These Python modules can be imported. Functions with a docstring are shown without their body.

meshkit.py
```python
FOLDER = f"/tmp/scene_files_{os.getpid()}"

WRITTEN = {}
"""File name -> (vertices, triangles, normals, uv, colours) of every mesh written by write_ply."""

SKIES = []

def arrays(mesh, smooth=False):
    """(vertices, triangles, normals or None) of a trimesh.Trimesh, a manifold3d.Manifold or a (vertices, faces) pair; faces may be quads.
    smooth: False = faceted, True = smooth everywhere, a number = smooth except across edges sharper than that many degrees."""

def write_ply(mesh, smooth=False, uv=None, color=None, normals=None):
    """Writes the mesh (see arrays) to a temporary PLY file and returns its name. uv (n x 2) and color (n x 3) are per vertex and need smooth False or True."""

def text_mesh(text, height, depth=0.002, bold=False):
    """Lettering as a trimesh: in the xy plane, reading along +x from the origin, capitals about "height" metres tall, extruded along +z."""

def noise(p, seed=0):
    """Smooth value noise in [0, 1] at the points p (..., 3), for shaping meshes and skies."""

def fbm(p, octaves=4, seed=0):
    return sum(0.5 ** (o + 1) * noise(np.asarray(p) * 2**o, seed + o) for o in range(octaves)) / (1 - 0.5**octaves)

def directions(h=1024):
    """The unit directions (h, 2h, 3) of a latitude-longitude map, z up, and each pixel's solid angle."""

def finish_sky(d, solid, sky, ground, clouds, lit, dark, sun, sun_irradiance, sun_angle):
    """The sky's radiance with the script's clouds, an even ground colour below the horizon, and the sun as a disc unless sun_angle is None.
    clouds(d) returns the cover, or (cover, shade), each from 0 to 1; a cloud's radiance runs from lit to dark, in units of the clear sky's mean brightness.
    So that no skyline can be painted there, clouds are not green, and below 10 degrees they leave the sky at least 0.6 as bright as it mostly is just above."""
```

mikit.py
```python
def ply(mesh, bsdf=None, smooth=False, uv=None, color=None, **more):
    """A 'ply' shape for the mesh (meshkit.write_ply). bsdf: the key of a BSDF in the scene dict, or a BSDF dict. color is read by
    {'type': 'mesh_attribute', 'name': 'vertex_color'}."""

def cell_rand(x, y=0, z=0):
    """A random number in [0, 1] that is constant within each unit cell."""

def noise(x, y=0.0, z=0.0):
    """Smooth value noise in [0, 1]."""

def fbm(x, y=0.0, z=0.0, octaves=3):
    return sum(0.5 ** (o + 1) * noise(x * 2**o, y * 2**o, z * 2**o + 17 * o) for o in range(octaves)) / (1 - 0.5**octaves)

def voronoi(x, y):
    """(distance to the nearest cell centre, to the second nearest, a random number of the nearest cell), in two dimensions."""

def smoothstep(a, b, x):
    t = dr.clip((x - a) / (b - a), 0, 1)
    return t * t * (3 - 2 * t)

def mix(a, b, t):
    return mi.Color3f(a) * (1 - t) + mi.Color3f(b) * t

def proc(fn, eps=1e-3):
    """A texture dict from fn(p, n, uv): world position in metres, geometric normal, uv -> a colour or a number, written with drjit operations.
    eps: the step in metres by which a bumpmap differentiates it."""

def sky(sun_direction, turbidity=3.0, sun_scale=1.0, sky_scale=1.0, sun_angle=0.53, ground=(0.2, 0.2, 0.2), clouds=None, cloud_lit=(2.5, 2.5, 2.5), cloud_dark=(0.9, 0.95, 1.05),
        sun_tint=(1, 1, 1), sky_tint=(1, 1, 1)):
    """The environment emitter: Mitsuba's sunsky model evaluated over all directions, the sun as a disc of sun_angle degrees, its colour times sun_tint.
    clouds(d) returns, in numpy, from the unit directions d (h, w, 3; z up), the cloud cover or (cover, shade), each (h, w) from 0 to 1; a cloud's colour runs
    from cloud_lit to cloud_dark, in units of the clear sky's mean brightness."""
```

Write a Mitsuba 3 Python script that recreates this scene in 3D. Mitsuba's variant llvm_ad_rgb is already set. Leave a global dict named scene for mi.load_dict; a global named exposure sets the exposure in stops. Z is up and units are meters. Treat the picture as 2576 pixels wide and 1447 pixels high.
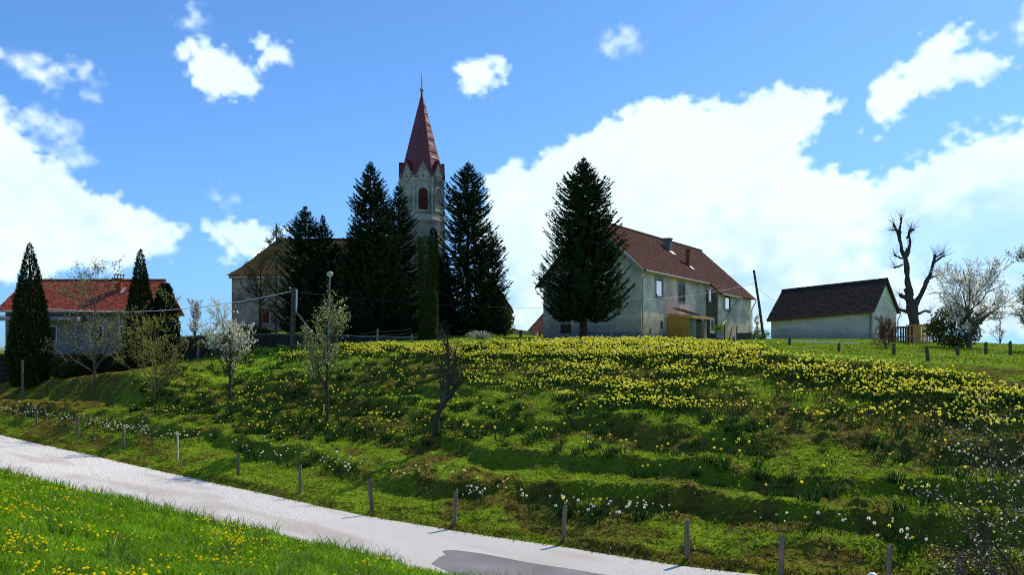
import math
import numpy as np, shapely
from shapely.geometry import Polygon
import drjit as dr
import mitsuba as mi
import mikit, meshkit
from mikit import noise, fbm, smoothstep, mix, cell_rand, voronoi

T4 = mi.ScalarTransform4f
scene, labels = {}, {}

# ------------------------------------------------------------------ camera, light, exposure
F, U0, HOR = 2230.0, 1288.0, 875.0        # focal length, centre column and horizon row, in a 2576 x 1447 frame
scene['camera'] = {'type': 'perspective', 'fov': 2 * math.degrees(math.atan(U0 / F)), 'fov_axis': 'x', 'near_clip': 0.1, 'far_clip': 4000.0,
                   'principal_point_offset_y': 0.5 - HOR / 1447,
                   'to_world': T4().look_at(origin=[0, 0, 0], target=[0, 1, 0], up=[0, 0, 1])}
exposure = 1.35
AZ, EL = math.radians(41), math.radians(45)
SUN = (math.sin(AZ) * math.cos(EL), math.cos(AZ) * math.cos(EL), math.sin(EL))


def poly_sd(px, py, poly):
    """signed distance (positive inside) to a polygon"""
    poly = np.asarray(poly, float)
    d = np.full(px.shape, 1e9); inside = np.zeros(px.shape, bool)
    for a, b in zip(poly, np.roll(poly, -1, 0)):
        e = b - a
        wx, wy = px - a[0], py - a[1]
        t = np.clip((wx * e[0] + wy * e[1]) / (e @ e), 0, 1)
        d = np.minimum(d, np.hypot(wx - t * e[0], wy - t * e[1]))
        cr = ((a[1] > py) != (b[1] > py)) & (px < (b[0] - a[0]) * (py - a[1]) / (b[1] - a[1] + 1e-12) + a[0])
        inside ^= cr
    return np.where(inside, d, -d)


# clouds: outlines in degrees of azimuth (0 = along +y, clockwise) and elevation
CLOUDS = [
    (1.0, [(-20.4, 18.5), (-19.6, 18.2), (-18.6, 17.8), (-17.0, 17.3), (-16.0, 16.9), (-15.9, 16.0), (-16.5, 15.1), (-18.2, 15.3), (-19.6, 15.6), (-20.8, 17.0)]),
    (0.35, [(-20.6, 18.8), (-19.6, 19.6), (-18.8, 19.4), (-19.8, 18.2)]),
    (0.95, [(-15.9, 18.2), (-14.9, 18.6), (-13.9, 17.9), (-14.2, 17.2), (-15.4, 17.0)]),
    (1.0, [(-3.6, 17.6), (-2.2, 18.0), (-0.6, 18.0), (-0.5, 16.9), (-1.8, 16.0), (-2.9, 15.4), (-3.3, 16.4)]),
    (1.0, [(-48, 21), (-40, 17), (-33, 14.0), (-30, 13.4), (-28.0, 11.2), (-25.2, 9.2), (-23.8, 8.7), (-20.2, 7.2), (-21.2, 5.6), (-25, 4.4), (-31, 3.6), (-48, 1)]),
    (0.55, [(-31.5, 16.6), (-28.8, 16.4), (-26.5, 15.8), (-27.0, 14.8), (-29.6, 15.2), (-31.5, 15.2)]),
    (0.4, [(-28.6, 13.6), (-26.0, 12.0), (-25.2, 10.6), (-26.6, 10.8), (-28.6, 12.2)]),
    (0.9, [(-19.2, 7.4), (-16.2, 7.8), (-14.2, 7.0), (-15.0, 5.4), (-17.6, 5.4)]),
    (0.9, [(-20.0, 22.4), (-15.6, 21.7), (-13.0, 21.9), (-13.4, 24), (-20.0, 24)]),
    (0.8, [(-10.6, 21.8), (-8.8, 21.8), (-9.0, 23), (-10.8, 23)]),
    (1.0, [(-2.5, 7.4), (-1.5, 10.9), (1.5, 12.3), (4, 13.5), (7.5, 14.9), (9.5, 15.4), (13.8, 15.2), (15.8, 15.7), (17.6, 15.7), (20.4, 14.4),
           (18.6, 12.9), (18.0, 11.8), (19.8, 10.8), (22.8, 10.0), (25.0, 11.2), (27.4, 11.9), (30.5, 12.8), (38, 16.0), (60, 17), (60, 1.0), (-1.5, 1.0)]),
    (1.0, [(22.0, 14.2), (22.2, 15.5), (24.2, 17.2), (26.2, 18.2), (27.2, 17.6), (26.6, 16.6), (28.6, 16.0), (28.4, 15.3), (25.2, 14.6), (23.4, 13.6), (22.2, 12.2)]),
    (0.9, [(27.6, 15.8), (29.0, 16.4), (29.8, 15.5), (28.2, 15.2)]),
    (0.7, [(28.4, 16.9), (29.6, 17.5), (30.4, 18.0), (29.8, 16.9)]),
    (0.35, [(6.0, 19.2), (7.6, 19.6), (8.2, 18.6), (6.4, 18.5)]),
    (0.35, [(-18.6, 9.2), (-17.2, 9.2), (-16.8, 8.6), (-18.2, 8.5)]),
    (0.45, [(-25.8, 15.6), (-25.0, 15.6), (-25.0, 14.6), (-25.8, 14.6)]),
]
HOLES = [(0.55, [(19.0, 6.2), (24.0, 8.6), (29.0, 9.2), (33, 8.2), (33, 3.0), (27, 3.2), (22, 4.2)]),
         (0.45, [(-1.2, 7.2), (1.0, 4.2), (2.2, 2.0), (-1.6, 1.6), (-2.4, 4.0)]),
         (0.4, [(13.2, 5.2), (17.5, 5.0), (17.5, 2.0), (15, 2.2)])]


def clouds(d):
    az = np.degrees(np.arctan2(d[..., 0], d[..., 1])); el = np.degrees(np.arcsin(d[..., 2]))
    q = d * 9.0
    n1 = meshkit.fbm(q * 1.3, 4, 3) - 0.5
    n2 = meshkit.fbm(q * 6.0, 5, 11) - 0.5
    n3 = meshkit.fbm(q * 14.0, 3, 23) - 0.5
    open_ = np.clip((meshkit.fbm(q * 0.33 + 5, 5, 31) - 0.60) * 7, 0, 1)       # the rest of the sky: scattered fair-weather cloud
    win = (np.abs(az) < 64) & (el < 27)
    fade = np.clip((np.maximum(np.abs(az) - 34, el - 24)) / 8, 0, 1)
    cover = open_ * np.where(win, fade, 1.0)
    a, e = az[win], el[win]
    m1, m2, m3 = n1[win], n2[win], n3[win]
    aw, ew = a + 1.6 * m2, e + 1.3 * np.roll(m2, 977)
    best = np.zeros(a.shape)
    for amt, poly in CLOUDS:
        sd = poly_sd(aw, ew, poly) + 1.9 * m2 + 1.5 * m3
        soft = 0.58 if amt > 0.7 else 1.1
        amt = amt if amt > 0.7 else amt * np.clip(0.9 + 4.0 * m2 + 2.5 * m3, 0, 1.8)
        c = amt * np.clip(sd / soft + 0.35, 0, 1) ** 0.9
        best = np.maximum(best, c)
    for amt, poly in HOLES:
        sd = poly_sd(aw, ew, poly) + 2.4 * m2 + 2.5 * m1
        best = best * (1 - amt * np.clip(sd / 1.8, 0, 1))
    cover[win] = np.maximum(cover[win], best)
    shade = np.clip(0.35 + 1.5 * n1 + 1.2 * n2, 0, 0.8) * np.clip((15 - el) / 12, 0.2, 1) * 0.85
    return cover, shade


scene['sky'] = mikit.sky(SUN, turbidity=2.6, clouds=clouds, cloud_lit=(2.8, 3.4, 3.6), cloud_dark=(1.25, 1.9, 2.6), sky_tint=(0.64, 1.0, 1.42), sun_scale=1.4, sky_scale=1.38)

# ------------------------------------------------------------------ helpers
rng = np.random.default_rng(7)


def rs(seed):
    return np.random.default_rng(seed)


count = {}


def numbered(name):
    n = count.get(name, 0); count[name] = n + 1
    return name if n == 0 else f'{name}_{n:03d}'


def put(key, mesh, mat, smooth=False, color=None, **kw):
    scene[key] = mikit.ply(mesh, mat, smooth=smooth, color=color, **kw)
    return key


def thing(name, label, cat, group=None):
    key = numbered(name)
    labels[key] = {'label': label, 'category': cat}
    if group: labels[key]['group'] = group
    return key


def part(parent, name, mesh, mat, smooth=False, label=None, kind=None, color=None, **kw):
    key = numbered(parent + '__' + name)
    put(key, mesh, mat, smooth, color, **kw)
    if label or kind:
        labels[key] = {}
        if label: labels[key]['label'] = label
        if kind: labels[key]['kind'] = kind
    return key


def single(name, mesh, mat, label, cat, group=None, smooth=False, color=None, **kw):
    key = thing(name, label, cat, group)
    return put(key, mesh, mat, smooth, color, **kw)


def struct(name, mesh, mat, smooth=False, label=None, color=None, kind='structure'):
    key = numbered(name)
    put(key, mesh, mat, smooth, color)
    labels[key] = {'kind': kind, 'label': label or name.replace('_', ' ')}
    return key


def tri(f):
    f = np.asarray(f, int)
    return f if f.shape[1] == 3 else np.vstack([f[:, [0, 1, 2]], f[:, [0, 2, 3]]])


def cat(ms):
    vs, fs, n = [], [], 0
    for v, f in ms:
        vs.append(np.asarray(v, float)); fs.append(tri(f) + n); n += len(v)
    return np.vstack(vs), np.vstack(fs)


BOXF = np.array([[0, 1, 3, 2], [4, 6, 7, 5], [0, 4, 5, 1], [2, 3, 7, 6], [0, 2, 6, 4], [1, 5, 7, 3]])


class Fr:
    """a local frame: x along a wall, y to its left, z up"""

    def __init__(self, o, xd):
        self.o = np.array(o, float); xd = np.array([xd[0], xd[1], 0.0]); self.x = xd / np.linalg.norm(xd)
        self.y = np.array([-self.x[1], self.x[0], 0]); self.R = np.stack([self.x, self.y, [0, 0, 1.0]])

    def w(self, p):
        return np.asarray(p, float) @ self.R + self.o

    def m(self, mesh):
        return self.w(mesh[0]), mesh[1]

    def hit(self, u, v, y0=0.0):
        """local (x, z) where the sight line (u, v) meets the plane y = y0"""
        d = np.array([(u - U0) / F, 1, (HOR - v) / F])
        t = (self.y @ self.o + y0) / (self.y @ d)
        q = (t * d - self.o) @ self.R.T
        return q[0], q[2]


WORLD = Fr((0, 0, 0), (1, 0))


def box(a, b, fr=WORLD):
    a, b = np.minimum(a, b), np.maximum(a, b)
    v = np.array([[x, y, z] for x in (a[0], b[0]) for y in (a[1], b[1]) for z in (a[2], b[2])], float)
    return fr.w(v), tri(BOXF)


def hexa(v8):
    """box from 8 corners ordered as x, y, z in (0, 1)"""
    return np.asarray(v8, float), tri(BOXF)


def prism(poly, y0, y1, axis='y', fr=WORLD):
    """polygon in (x, z) (axis y) or (y, z) (axis x) pushed along the axis"""
    poly = np.asarray(poly, float); n = len(poly)
    if Polygon(poly).exterior.is_ccw is False: poly = poly[::-1]
    import trimesh
    tv, tf = trimesh.creation.triangulate_polygon(Polygon(poly), engine='earcut')
    lo = np.stack([tv[:, 0], np.full(len(tv), y0), tv[:, 1]], 1); hi = lo.copy(); hi[:, 1] = y1
    i = np.arange(n); j = (i + 1) % n
    a = np.stack([poly[:, 0], np.full(n, y0), poly[:, 1]], 1); b = a.copy(); b[:, 1] = y1
    v = np.vstack([lo, hi, a, b]); k = len(tv)
    f = np.vstack([tf, tf[:, ::-1] + k, tri(np.stack([2 * k + j, 2 * k + i, 2 * k + n + i, 2 * k + n + j], 1))])
    if axis == 'x':
        v = v[:, [1, 0, 2]]; f = f[:, ::-1]
    if y1 < y0: f = f[:, ::-1]
    return fr.w(v), f


def tubes(P, R, n=4, cap=True):
    """P (B, K, 3) polylines with radii R (B, K) as tapered tubes"""
    P = np.asarray(P, float); R = np.asarray(R, float); B, K, _ = P.shape
    t = np.gradient(P, axis=1); t /= np.linalg.norm(t, axis=2, keepdims=True) + 1e-9
    ref = np.where(np.abs(t[..., 2:]) < 0.9, [0, 0, 1.0], [1.0, 0, 0])
    a = np.cross(t, ref[:, :1]); bad = np.linalg.norm(a, axis=2, keepdims=True) < 1e-3
    a = np.where(bad, np.cross(t, [0.3, 0.9, 0.2]), a); a /= np.linalg.norm(a, axis=2, keepdims=True); b = np.cross(t, a)
    ang = np.arange(n) * 2 * np.pi / n
    v = P[:, :, None] + R[:, :, None, None] * (np.cos(ang)[None, None, :, None] * a[:, :, None] + np.sin(ang)[None, None, :, None] * b[:, :, None])
    bb, kk, jj = np.meshgrid(np.arange(B), np.arange(K - 1), np.arange(n), indexing='ij')
    base = (bb * K + kk) * n
    q = np.stack([base + jj, base + (jj + 1) % n, base + n + (jj + 1) % n, base + n + jj], -1).reshape(-1, 4)
    f = tri(q[:, ::-1])
    if cap and n >= 3:
        e = (np.arange(B) * K + K - 1) * n
        f = np.vstack([f] + [np.stack([e, e + j, e + j + 1], 1) for j in range(1, n - 1)])
    return v.reshape(-1, 3), f


def tube1(pts, rad, n=8):
    pts = np.asarray(pts, float); r = np.broadcast_to(np.asarray(rad, float), (len(pts),))
    return tubes(pts[None], r[None], n)


def unit(v):
    return v / (np.linalg.norm(v, axis=-1, keepdims=True) + 1e-12)


def kites(C, D, L, W, r, fold=0.0):
    """leaf-like kites from points C along directions D (unit), length L, width W"""
    n = len(C); L = np.broadcast_to(L, (n,))[:, None]; W = np.broadcast_to(W, (n,))[:, None]
    s = unit(np.cross(D, r.normal(size=(n, 3))))
    m = C + D * L * 0.45
    v = np.stack([C, m + s * W / 2, C + D * L, m - s * W / 2], 1).reshape(-1, 3)
    k = np.arange(n)[:, None] * 4
    return v, np.vstack([k + [0, 1, 2], k + [0, 2, 3]])


def blades(C, D, H, W, r, bend=0.45):
    """grass blades: base C, lean direction D (n,2), height H, width W; 3 triangles each"""
    n = len(C); H = np.broadcast_to(H, (n,))[:, None]; W = np.broadcast_to(W, (n,))[:, None]
    D3 = np.hstack([D, np.zeros((n, 1))]); a = r.uniform(0, 2 * np.pi, n)
    S = np.stack([np.cos(a), np.sin(a), 0 * a], 1)
    up = np.array([0, 0, 1.0])
    m = C + up * H * 0.6 + D3 * H * bend * 0.35
    t = C + up * H * (1 - 0.25 * bend) + D3 * H * bend
    v = np.stack([C - S * W / 2, C + S * W / 2, m - S * W * 0.4, m + S * W * 0.4, t], 1).reshape(-1, 3)
    k = np.arange(n)[:, None] * 5
    return v, np.vstack([k + [0, 1, 3], k + [0, 3, 2], k + [2, 3, 4]])


def move(mesh, loc, rz=0.0, s=1.0):
    c, q = math.cos(rz) * s, math.sin(rz) * s
    v = np.asarray(mesh[0])
    return np.stack([v[:, 0] * c - v[:, 1] * q, v[:, 0] * q + v[:, 1] * c, v[:, 2] * s], 1) + np.asarray(loc), mesh[1]


def place(loc, rz=0.0, s=1.0):
    return T4().translate([float(x) for x in loc]).rotate([0, 0, 1], math.degrees(rz)).scale(float(s))


# ------------------------------------------------------------------ materials
def bs(name, d):
    scene[name] = d
    return name


def rough(name, fn, roughness=0.9, spec=0.2, bump=None, bump_scale=1.0, eps=0.01):
    base = fn if isinstance(fn, dict) else ({'type': 'rgb', 'value': list(fn)} if not callable(fn) else mikit.proc(fn))
    d = {'type': 'principled', 'base_color': base, 'roughness': roughness, 'specular': spec}
    if bump: d = {'type': 'bumpmap', 'arbitrary': mikit.proc(bump, eps=eps), 'scale': bump_scale, 'bsdf': d}
    return bs(name, {'type': 'twosided', 'bsdf': d})


VC = {'type': 'mesh_attribute', 'name': 'vertex_color'}


def np_fbm(x, y, z, octaves):
    """the same noise as mikit.fbm, in numpy"""
    return sum(0.5 ** (o + 1) * meshkit.noise(np.stack(np.broadcast_arrays(np.asarray(x) * 2 ** o + 1e6, np.asarray(y) * 2 ** o + 1e6, z * 2 ** o + 17.0 * o + 1e6), -1)) for o in range(octaves)) / (1 - 0.5 ** octaves)


def brown_np(x, y):
    t, s = (x - y) * 0.70711, (x + y) * 0.70711
    m = 0.62 * np_fbm(t * 0.17, s * 0.55, 3.0, 3) + 0.38 * np_fbm(x * 1.4, y * 1.4, 7.0, 2)
    k = np.clip((m - 0.435) / 0.13, 0, 1)
    return k * k * (3 - 2 * k)


def ground_col(p, n, uv):
    t = (p.x - p.y) * 0.70711; s = (p.x + p.y) * 0.70711
    m = 0.62 * fbm(t * 0.17, s * 0.55, 3.0, 3) + 0.38 * fbm(p.x * 1.4, p.y * 1.4, 7.0, 2)
    big = fbm(p.x * 0.22, p.y * 0.22, 3.0, 2)
    fine = fbm(p.x * 8, p.y * 8, p.z * 8, 3)
    g = mix((0.048, 0.108, 0.005), (0.175, 0.260, 0.013), fine)
    soil = mix((0.020, 0.015, 0.005), (0.130, 0.095, 0.024), fine)
    soil = mix(soil, mi.Color3f(0.12, 0.12, 0.012), smoothstep(0.5, 0.7, fbm(p.x * 2.5, p.y * 2.5, 1.0, 2)) * 0.6)
    steep = smoothstep(0.06, 0.22, 1 - n.z)
    far = smoothstep(50, 56, p.y + (big - 0.5) * 8) * smoothstep(-22, -16, p.x)
    right = smoothstep(33.5, 35.5, s + (big - 0.5) * 3) * smoothstep(9, 13, p.x)
    far = dr.maximum(far, right)
    near = 1 - smoothstep(9.5, 11.0, s)
    tt_ = dr.clip(smoothstep(0.435, 0.565, m) * 0.75 + steep * 0.42, 0, 0.88) * (1 - 0.85 * far) * (1 - near)
    return mix(mix(g, soil, tt_), mix((0.07, 0.17, 0.008), (0.20, 0.34, 0.018), fine), dr.maximum(far * 0.8, near))


def ground_bump(p, n, uv):
    return fbm(p.x * 5, p.y * 5, p.z * 5, 3) * 0.16


rough('mat_ground', ground_col, 1.0, 0.05, ground_bump, 1.0, 0.02)


def road_col(p, n, uv):
    t = (p.x - p.y) * 0.7071; s = (p.x + p.y) * 0.7071
    a = fbm(t * 0.08, s * 0.55, 2.0, 2); b = fbm(p.x * 0.5, p.y * 0.5, 1.0, 2)
    d1, d2, r = voronoi(t * 0.16 + (b - 0.5) * 0.25, s * 0.42 + fbm(t * 0.4, s * 0.4) * 0.5)
    crack = 1 - smoothstep(0.0, 0.03, d2 - d1)
    c = mix((0.40, 0.41, 0.40), (0.50, 0.51, 0.49), a)
    c = c * (0.96 + 0.08 * b)
    stain = smoothstep(0.58, 0.85, fbm(t * 0.25 + 9, s * 0.9, 7.0, 2))
    c = mix(c, mi.Color3f(0.27, 0.24, 0.20), stain * 0.45)
    return mix(c, mi.Color3f(0.24, 0.22, 0.20), crack * 0.30 * smoothstep(0.35, 0.6, a))


rough('mat_road', road_col, 0.95, 0.1)
rough('mat_patch', lambda p, n, uv: mix((0.145, 0.15, 0.16), (0.215, 0.22, 0.23), fbm(p.x * 1.5, p.y * 1.5, 0.0, 2)) * (0.85 + 0.3 * fbm(p.x * 0.9, p.y * 0.9)), 0.9, 0.15)


def plaster(name, light, dark, wet=0.5, low=None):
    def fn(p, n, uv):
        h = p.x * 0.83 + p.y * 0.56
        a = fbm(h * 0.45, p.z * 0.6, 5.0, 4); b = fbm(h * 3.5, p.z * 2.6, 9.0, 3); st = fbm(h * 1.5, p.z * 0.45, 2.0, 4)
        c = mix(light, dark, smoothstep(0.38, 0.72, a) * wet + smoothstep(0.52, 0.78, st) * wet * 0.45)
        patch = smoothstep(0.60, 0.64, fbm(h * 0.9, p.z * 0.9, 13.0, 4))
        c = mix(c, mi.Color3f(dark) * 0.75, patch * 0.55 * wet)
        if low: c = mix(c, mi.Color3f(dark) * 0.6, (1 - smoothstep(low, low + 2.2, p.z + (a - 0.5) * 3.5)) * 0.75)
        return c * (0.82 + 0.36 * b)
    return rough(name, fn, 0.95, 0.1, lambda p, n, uv: fbm((p.x + p.y) * 12, p.z * 12, (p.x - p.y) * 12, 3) * 0.01, 1.0, 0.01)


plaster('mat_church', (0.44, 0.39, 0.28), (0.20, 0.175, 0.13), 0.85)
plaster('mat_trim', (0.54, 0.49, 0.38), (0.32, 0.29, 0.23), 0.6)
plaster('mat_house', (0.72, 0.575, 0.46), (0.40, 0.325, 0.27), 0.75, low=0.7)
plaster('mat_house_trim', (0.30, 0.30, 0.31), (0.20, 0.20, 0.21), 0.6)
plaster('mat_plinth', (0.19, 0.19, 0.20), (0.11, 0.11, 0.12), 0.7)
plaster('mat_plaster_dark', (0.16, 0.13, 0.10), (0.07, 0.06, 0.05), 0.8)
plaster('mat_barn', (0.70, 0.61, 0.53), (0.48, 0.41, 0.36), 0.6, low=0.4)
plaster('mat_white', (0.31, 0.30, 0.29), (0.20, 0.20, 0.20), 0.6)
plaster('mat_ochre', (0.50, 0.27, 0.055), (0.38, 0.20, 0.045), 0.5)
plaster('mat_concrete', (0.22, 0.21, 0.19), (0.12, 0.11, 0.10), 0.7)
plaster('mat_yardwall', (0.50, 0.45, 0.36), (0.25, 0.21, 0.17), 0.8)


def tiles_mat(name, a, b, c):
    def fn(p, n, uv):
        r = fbm(p.x * 2.1, p.y * 2.1, p.z * 2.6, 3); f = fbm(p.x * 11, p.y * 11, p.z * 11, 2)
        k = cell_rand(dr.floor((p.x + p.y) * 2.6), dr.floor(p.z * 4.0), 1)
        col = mix(a, b, smoothstep(0.3, 0.75, r * 0.6 + k * 0.4))
        return mix(col, mi.Color3f(c), smoothstep(0.55, 0.85, f) * 0.3)
    return rough(name, fn, 0.9, 0.1)


tiles_mat('mat_tile_red', (0.27, 0.066, 0.042), (0.22, 0.055, 0.037), (0.31, 0.10, 0.065))
tiles_mat('mat_tile_brown', (0.086, 0.037, 0.031), (0.066, 0.031, 0.027), (0.11, 0.052, 0.043))
tiles_mat('mat_tile_dark', (0.050, 0.038, 0.032), (0.043, 0.034, 0.030), (0.060, 0.046, 0.040))
tiles_mat('mat_tile_mossy', (0.080, 0.060, 0.030), (0.060, 0.055, 0.018), (0.13, 0.10, 0.05))
rough('mat_spire', lambda p, n, uv: mix((0.115, 0.011, 0.014), (0.17, 0.018, 0.022), fbm(p.x * 1.2, p.y * 1.2, p.z * 0.5, 3)), 0.38, 0.5)
rough('mat_zinc', (0.30, 0.31, 0.33), 0.5, 0.4)
rough('mat_iron', (0.045, 0.045, 0.05), 0.6, 0.4)
rough('mat_shutter', lambda p, n, uv: mix((0.11, 0.028, 0.015), (0.07, 0.02, 0.012), fbm(p.x * 3, p.y * 3, p.z * 12)), 0.8, 0.2)
rough('mat_dark', (0.012, 0.012, 0.014), 0.7, 0.3)
rough('mat_frame_dark', (0.035, 0.035, 0.05), 0.6, 0.3)
rough('mat_frame_white', (0.7, 0.7, 0.68), 0.6, 0.3)
bs('mat_glass', {'type': 'twosided', 'bsdf': {'type': 'conductor', 'specular_reflectance': {'type': 'rgb', 'value': [0.50, 0.54, 0.60]}}})
bs('mat_pane_dull', {'type': 'twosided', 'bsdf': {'type': 'principled', 'base_color': {'type': 'rgb', 'value': [0.025, 0.028, 0.032]}, 'roughness': 0.45, 'specular': 0.15}})


def wood(name, a, b):
    return rough(name, lambda p, n, uv: mix(a, b, fbm((p.x + p.y) * 30, (p.x - p.y) * 30, p.z * 2.2, 3)) * (0.75 + 0.5 * fbm(p.x * 4, p.y * 4, p.z * 4)), 0.9, 0.1)


wood('mat_post', (0.10, 0.083, 0.062), (0.21, 0.18, 0.145))
wood('mat_post_pale', (0.42, 0.38, 0.32), (0.62, 0.58, 0.52))
wood('mat_pole', (0.060, 0.050, 0.042), (0.105, 0.090, 0.075))
wood('mat_plank', (0.46, 0.25, 0.09), (0.60, 0.36, 0.15))
wood('mat_board', (0.14, 0.065, 0.03), (0.20, 0.10, 0.045))
wood('mat_bark', (0.030, 0.024, 0.018), (0.085, 0.068, 0.050))
wood('mat_bark_grey', (0.060, 0.050, 0.040), (0.14, 0.12, 0.10))
wood('mat_bark_old', (0.035, 0.030, 0.032), (0.10, 0.085, 0.085))
wood('mat_twig_red', (0.11, 0.045, 0.038), (0.16, 0.075, 0.06))
wood('mat_twig_yellow', (0.11, 0.10, 0.035), (0.19, 0.17, 0.06))
rough('mat_conifer', VC, 1.0, 0.02)
rough('mat_car_white', (0.75, 0.77, 0.8), 0.3, 0.5)
rough('mat_car_blue', (0.03, 0.06, 0.30), 0.3, 0.5)
rough('mat_tyre', (0.02, 0.02, 0.02), 0.9, 0.2)


def leafmat(name, base, trans=0.7):
    return bs(name, {'type': 'principledthin', 'base_color': base, 'roughness': 0.65, 'diff_trans': trans, 'spec_trans': 0.0, 'eta': 1.3})


leafmat('mat_leaf', VC, 0.9)
leafmat('mat_petal', VC, 0.9)
rough('mat_stone', lambda p, n, uv: mix((0.016, 0.015, 0.011), (0.050, 0.045, 0.034), fbm(p.x * 5, p.y * 5, p.z * 5, 3)), 0.95, 0.1)  # stone kept near-black, the shade of the trees put into its colour
rough('mat_globe', (0.7, 0.68, 0.62), 0.3, 0.5)
rough('mat_insulation', (0.7, 0.72, 0.75), 0.5, 0.4)

# ------------------------------------------------------------------ terrain
def pix(u, v, y):
    return np.array([(u - U0) / F * y, y, (HOR - v) / F * y])


CP = [(1288, 868, 50), (1600, 863, 52), (1000, 870, 52), (800, 876, 55), (700, 882, 58), (620, 890, 62), (450, 918, 66), (300, 942, 70), (60, 950, 67), (180, 948, 69), (2000, 873, 46),
      (2300, 906, 34), (2576, 965, 27), (2430, 930, 30), (2150, 888, 40), (1612, 853, 70), (1873, 858, 95), (1366, 853, 74), (1475, 852, 64), (583, 832, 85), (1064, 832, 82), (860, 832, 80),
      (695, 838, 76), (1240, 842, 76), (1165, 838, 76), (2195, 853, 73), (2255, 858, 75), (1940, 853, 78), (2305, 862, 62), (2440, 875, 55), (2576, 874, 56), (0, 885, 78), (200, 886, 74), (400, 888, 76),
      (1288, 850, 110), (300, 880, 120), (2300, 862, 110), (1800, 862, 62), (2000, 862, 62), (1288, 858, 62), (900, 862, 66), (2576, 880, 90), (2150, 866, 56), (1600, 862, 62)]
cpts = np.array([pix(*c) for c in CP])
extra = np.array([[-120, 100, -1.0], [-120, 200, -1.5], [0, 200, -1.5], [120, 200, -2], [90, 60, -1.0], [60, 30, -1.5], [-90, 70, -2.5], [30, 20, -2.0], [60, 100, -0.6]])
cpts = np.vstack([cpts, extra])
from scipy.interpolate import RBFInterpolator, RegularGridInterpolator
plateau = RBFInterpolator(cpts[:, :2], cpts[:, 2], kernel='linear', smoothing=0.05)
RT = [-120, -60, -35, -22, -18, -14.8, -11.5, -10, -5, 0, 20]
RS = [14.6, 15.1, 15.3, 15.5, 16.0, 16.6, 17.1, 17.6, 18.6, 19.3, 20.0]
LT, LS = [-60, -24, -18, -13, -9, 0, 20], [5.0, 6.15, 7.2, 8.25, 9.1, 10.4, 11.4]
ZR = -5.0


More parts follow.
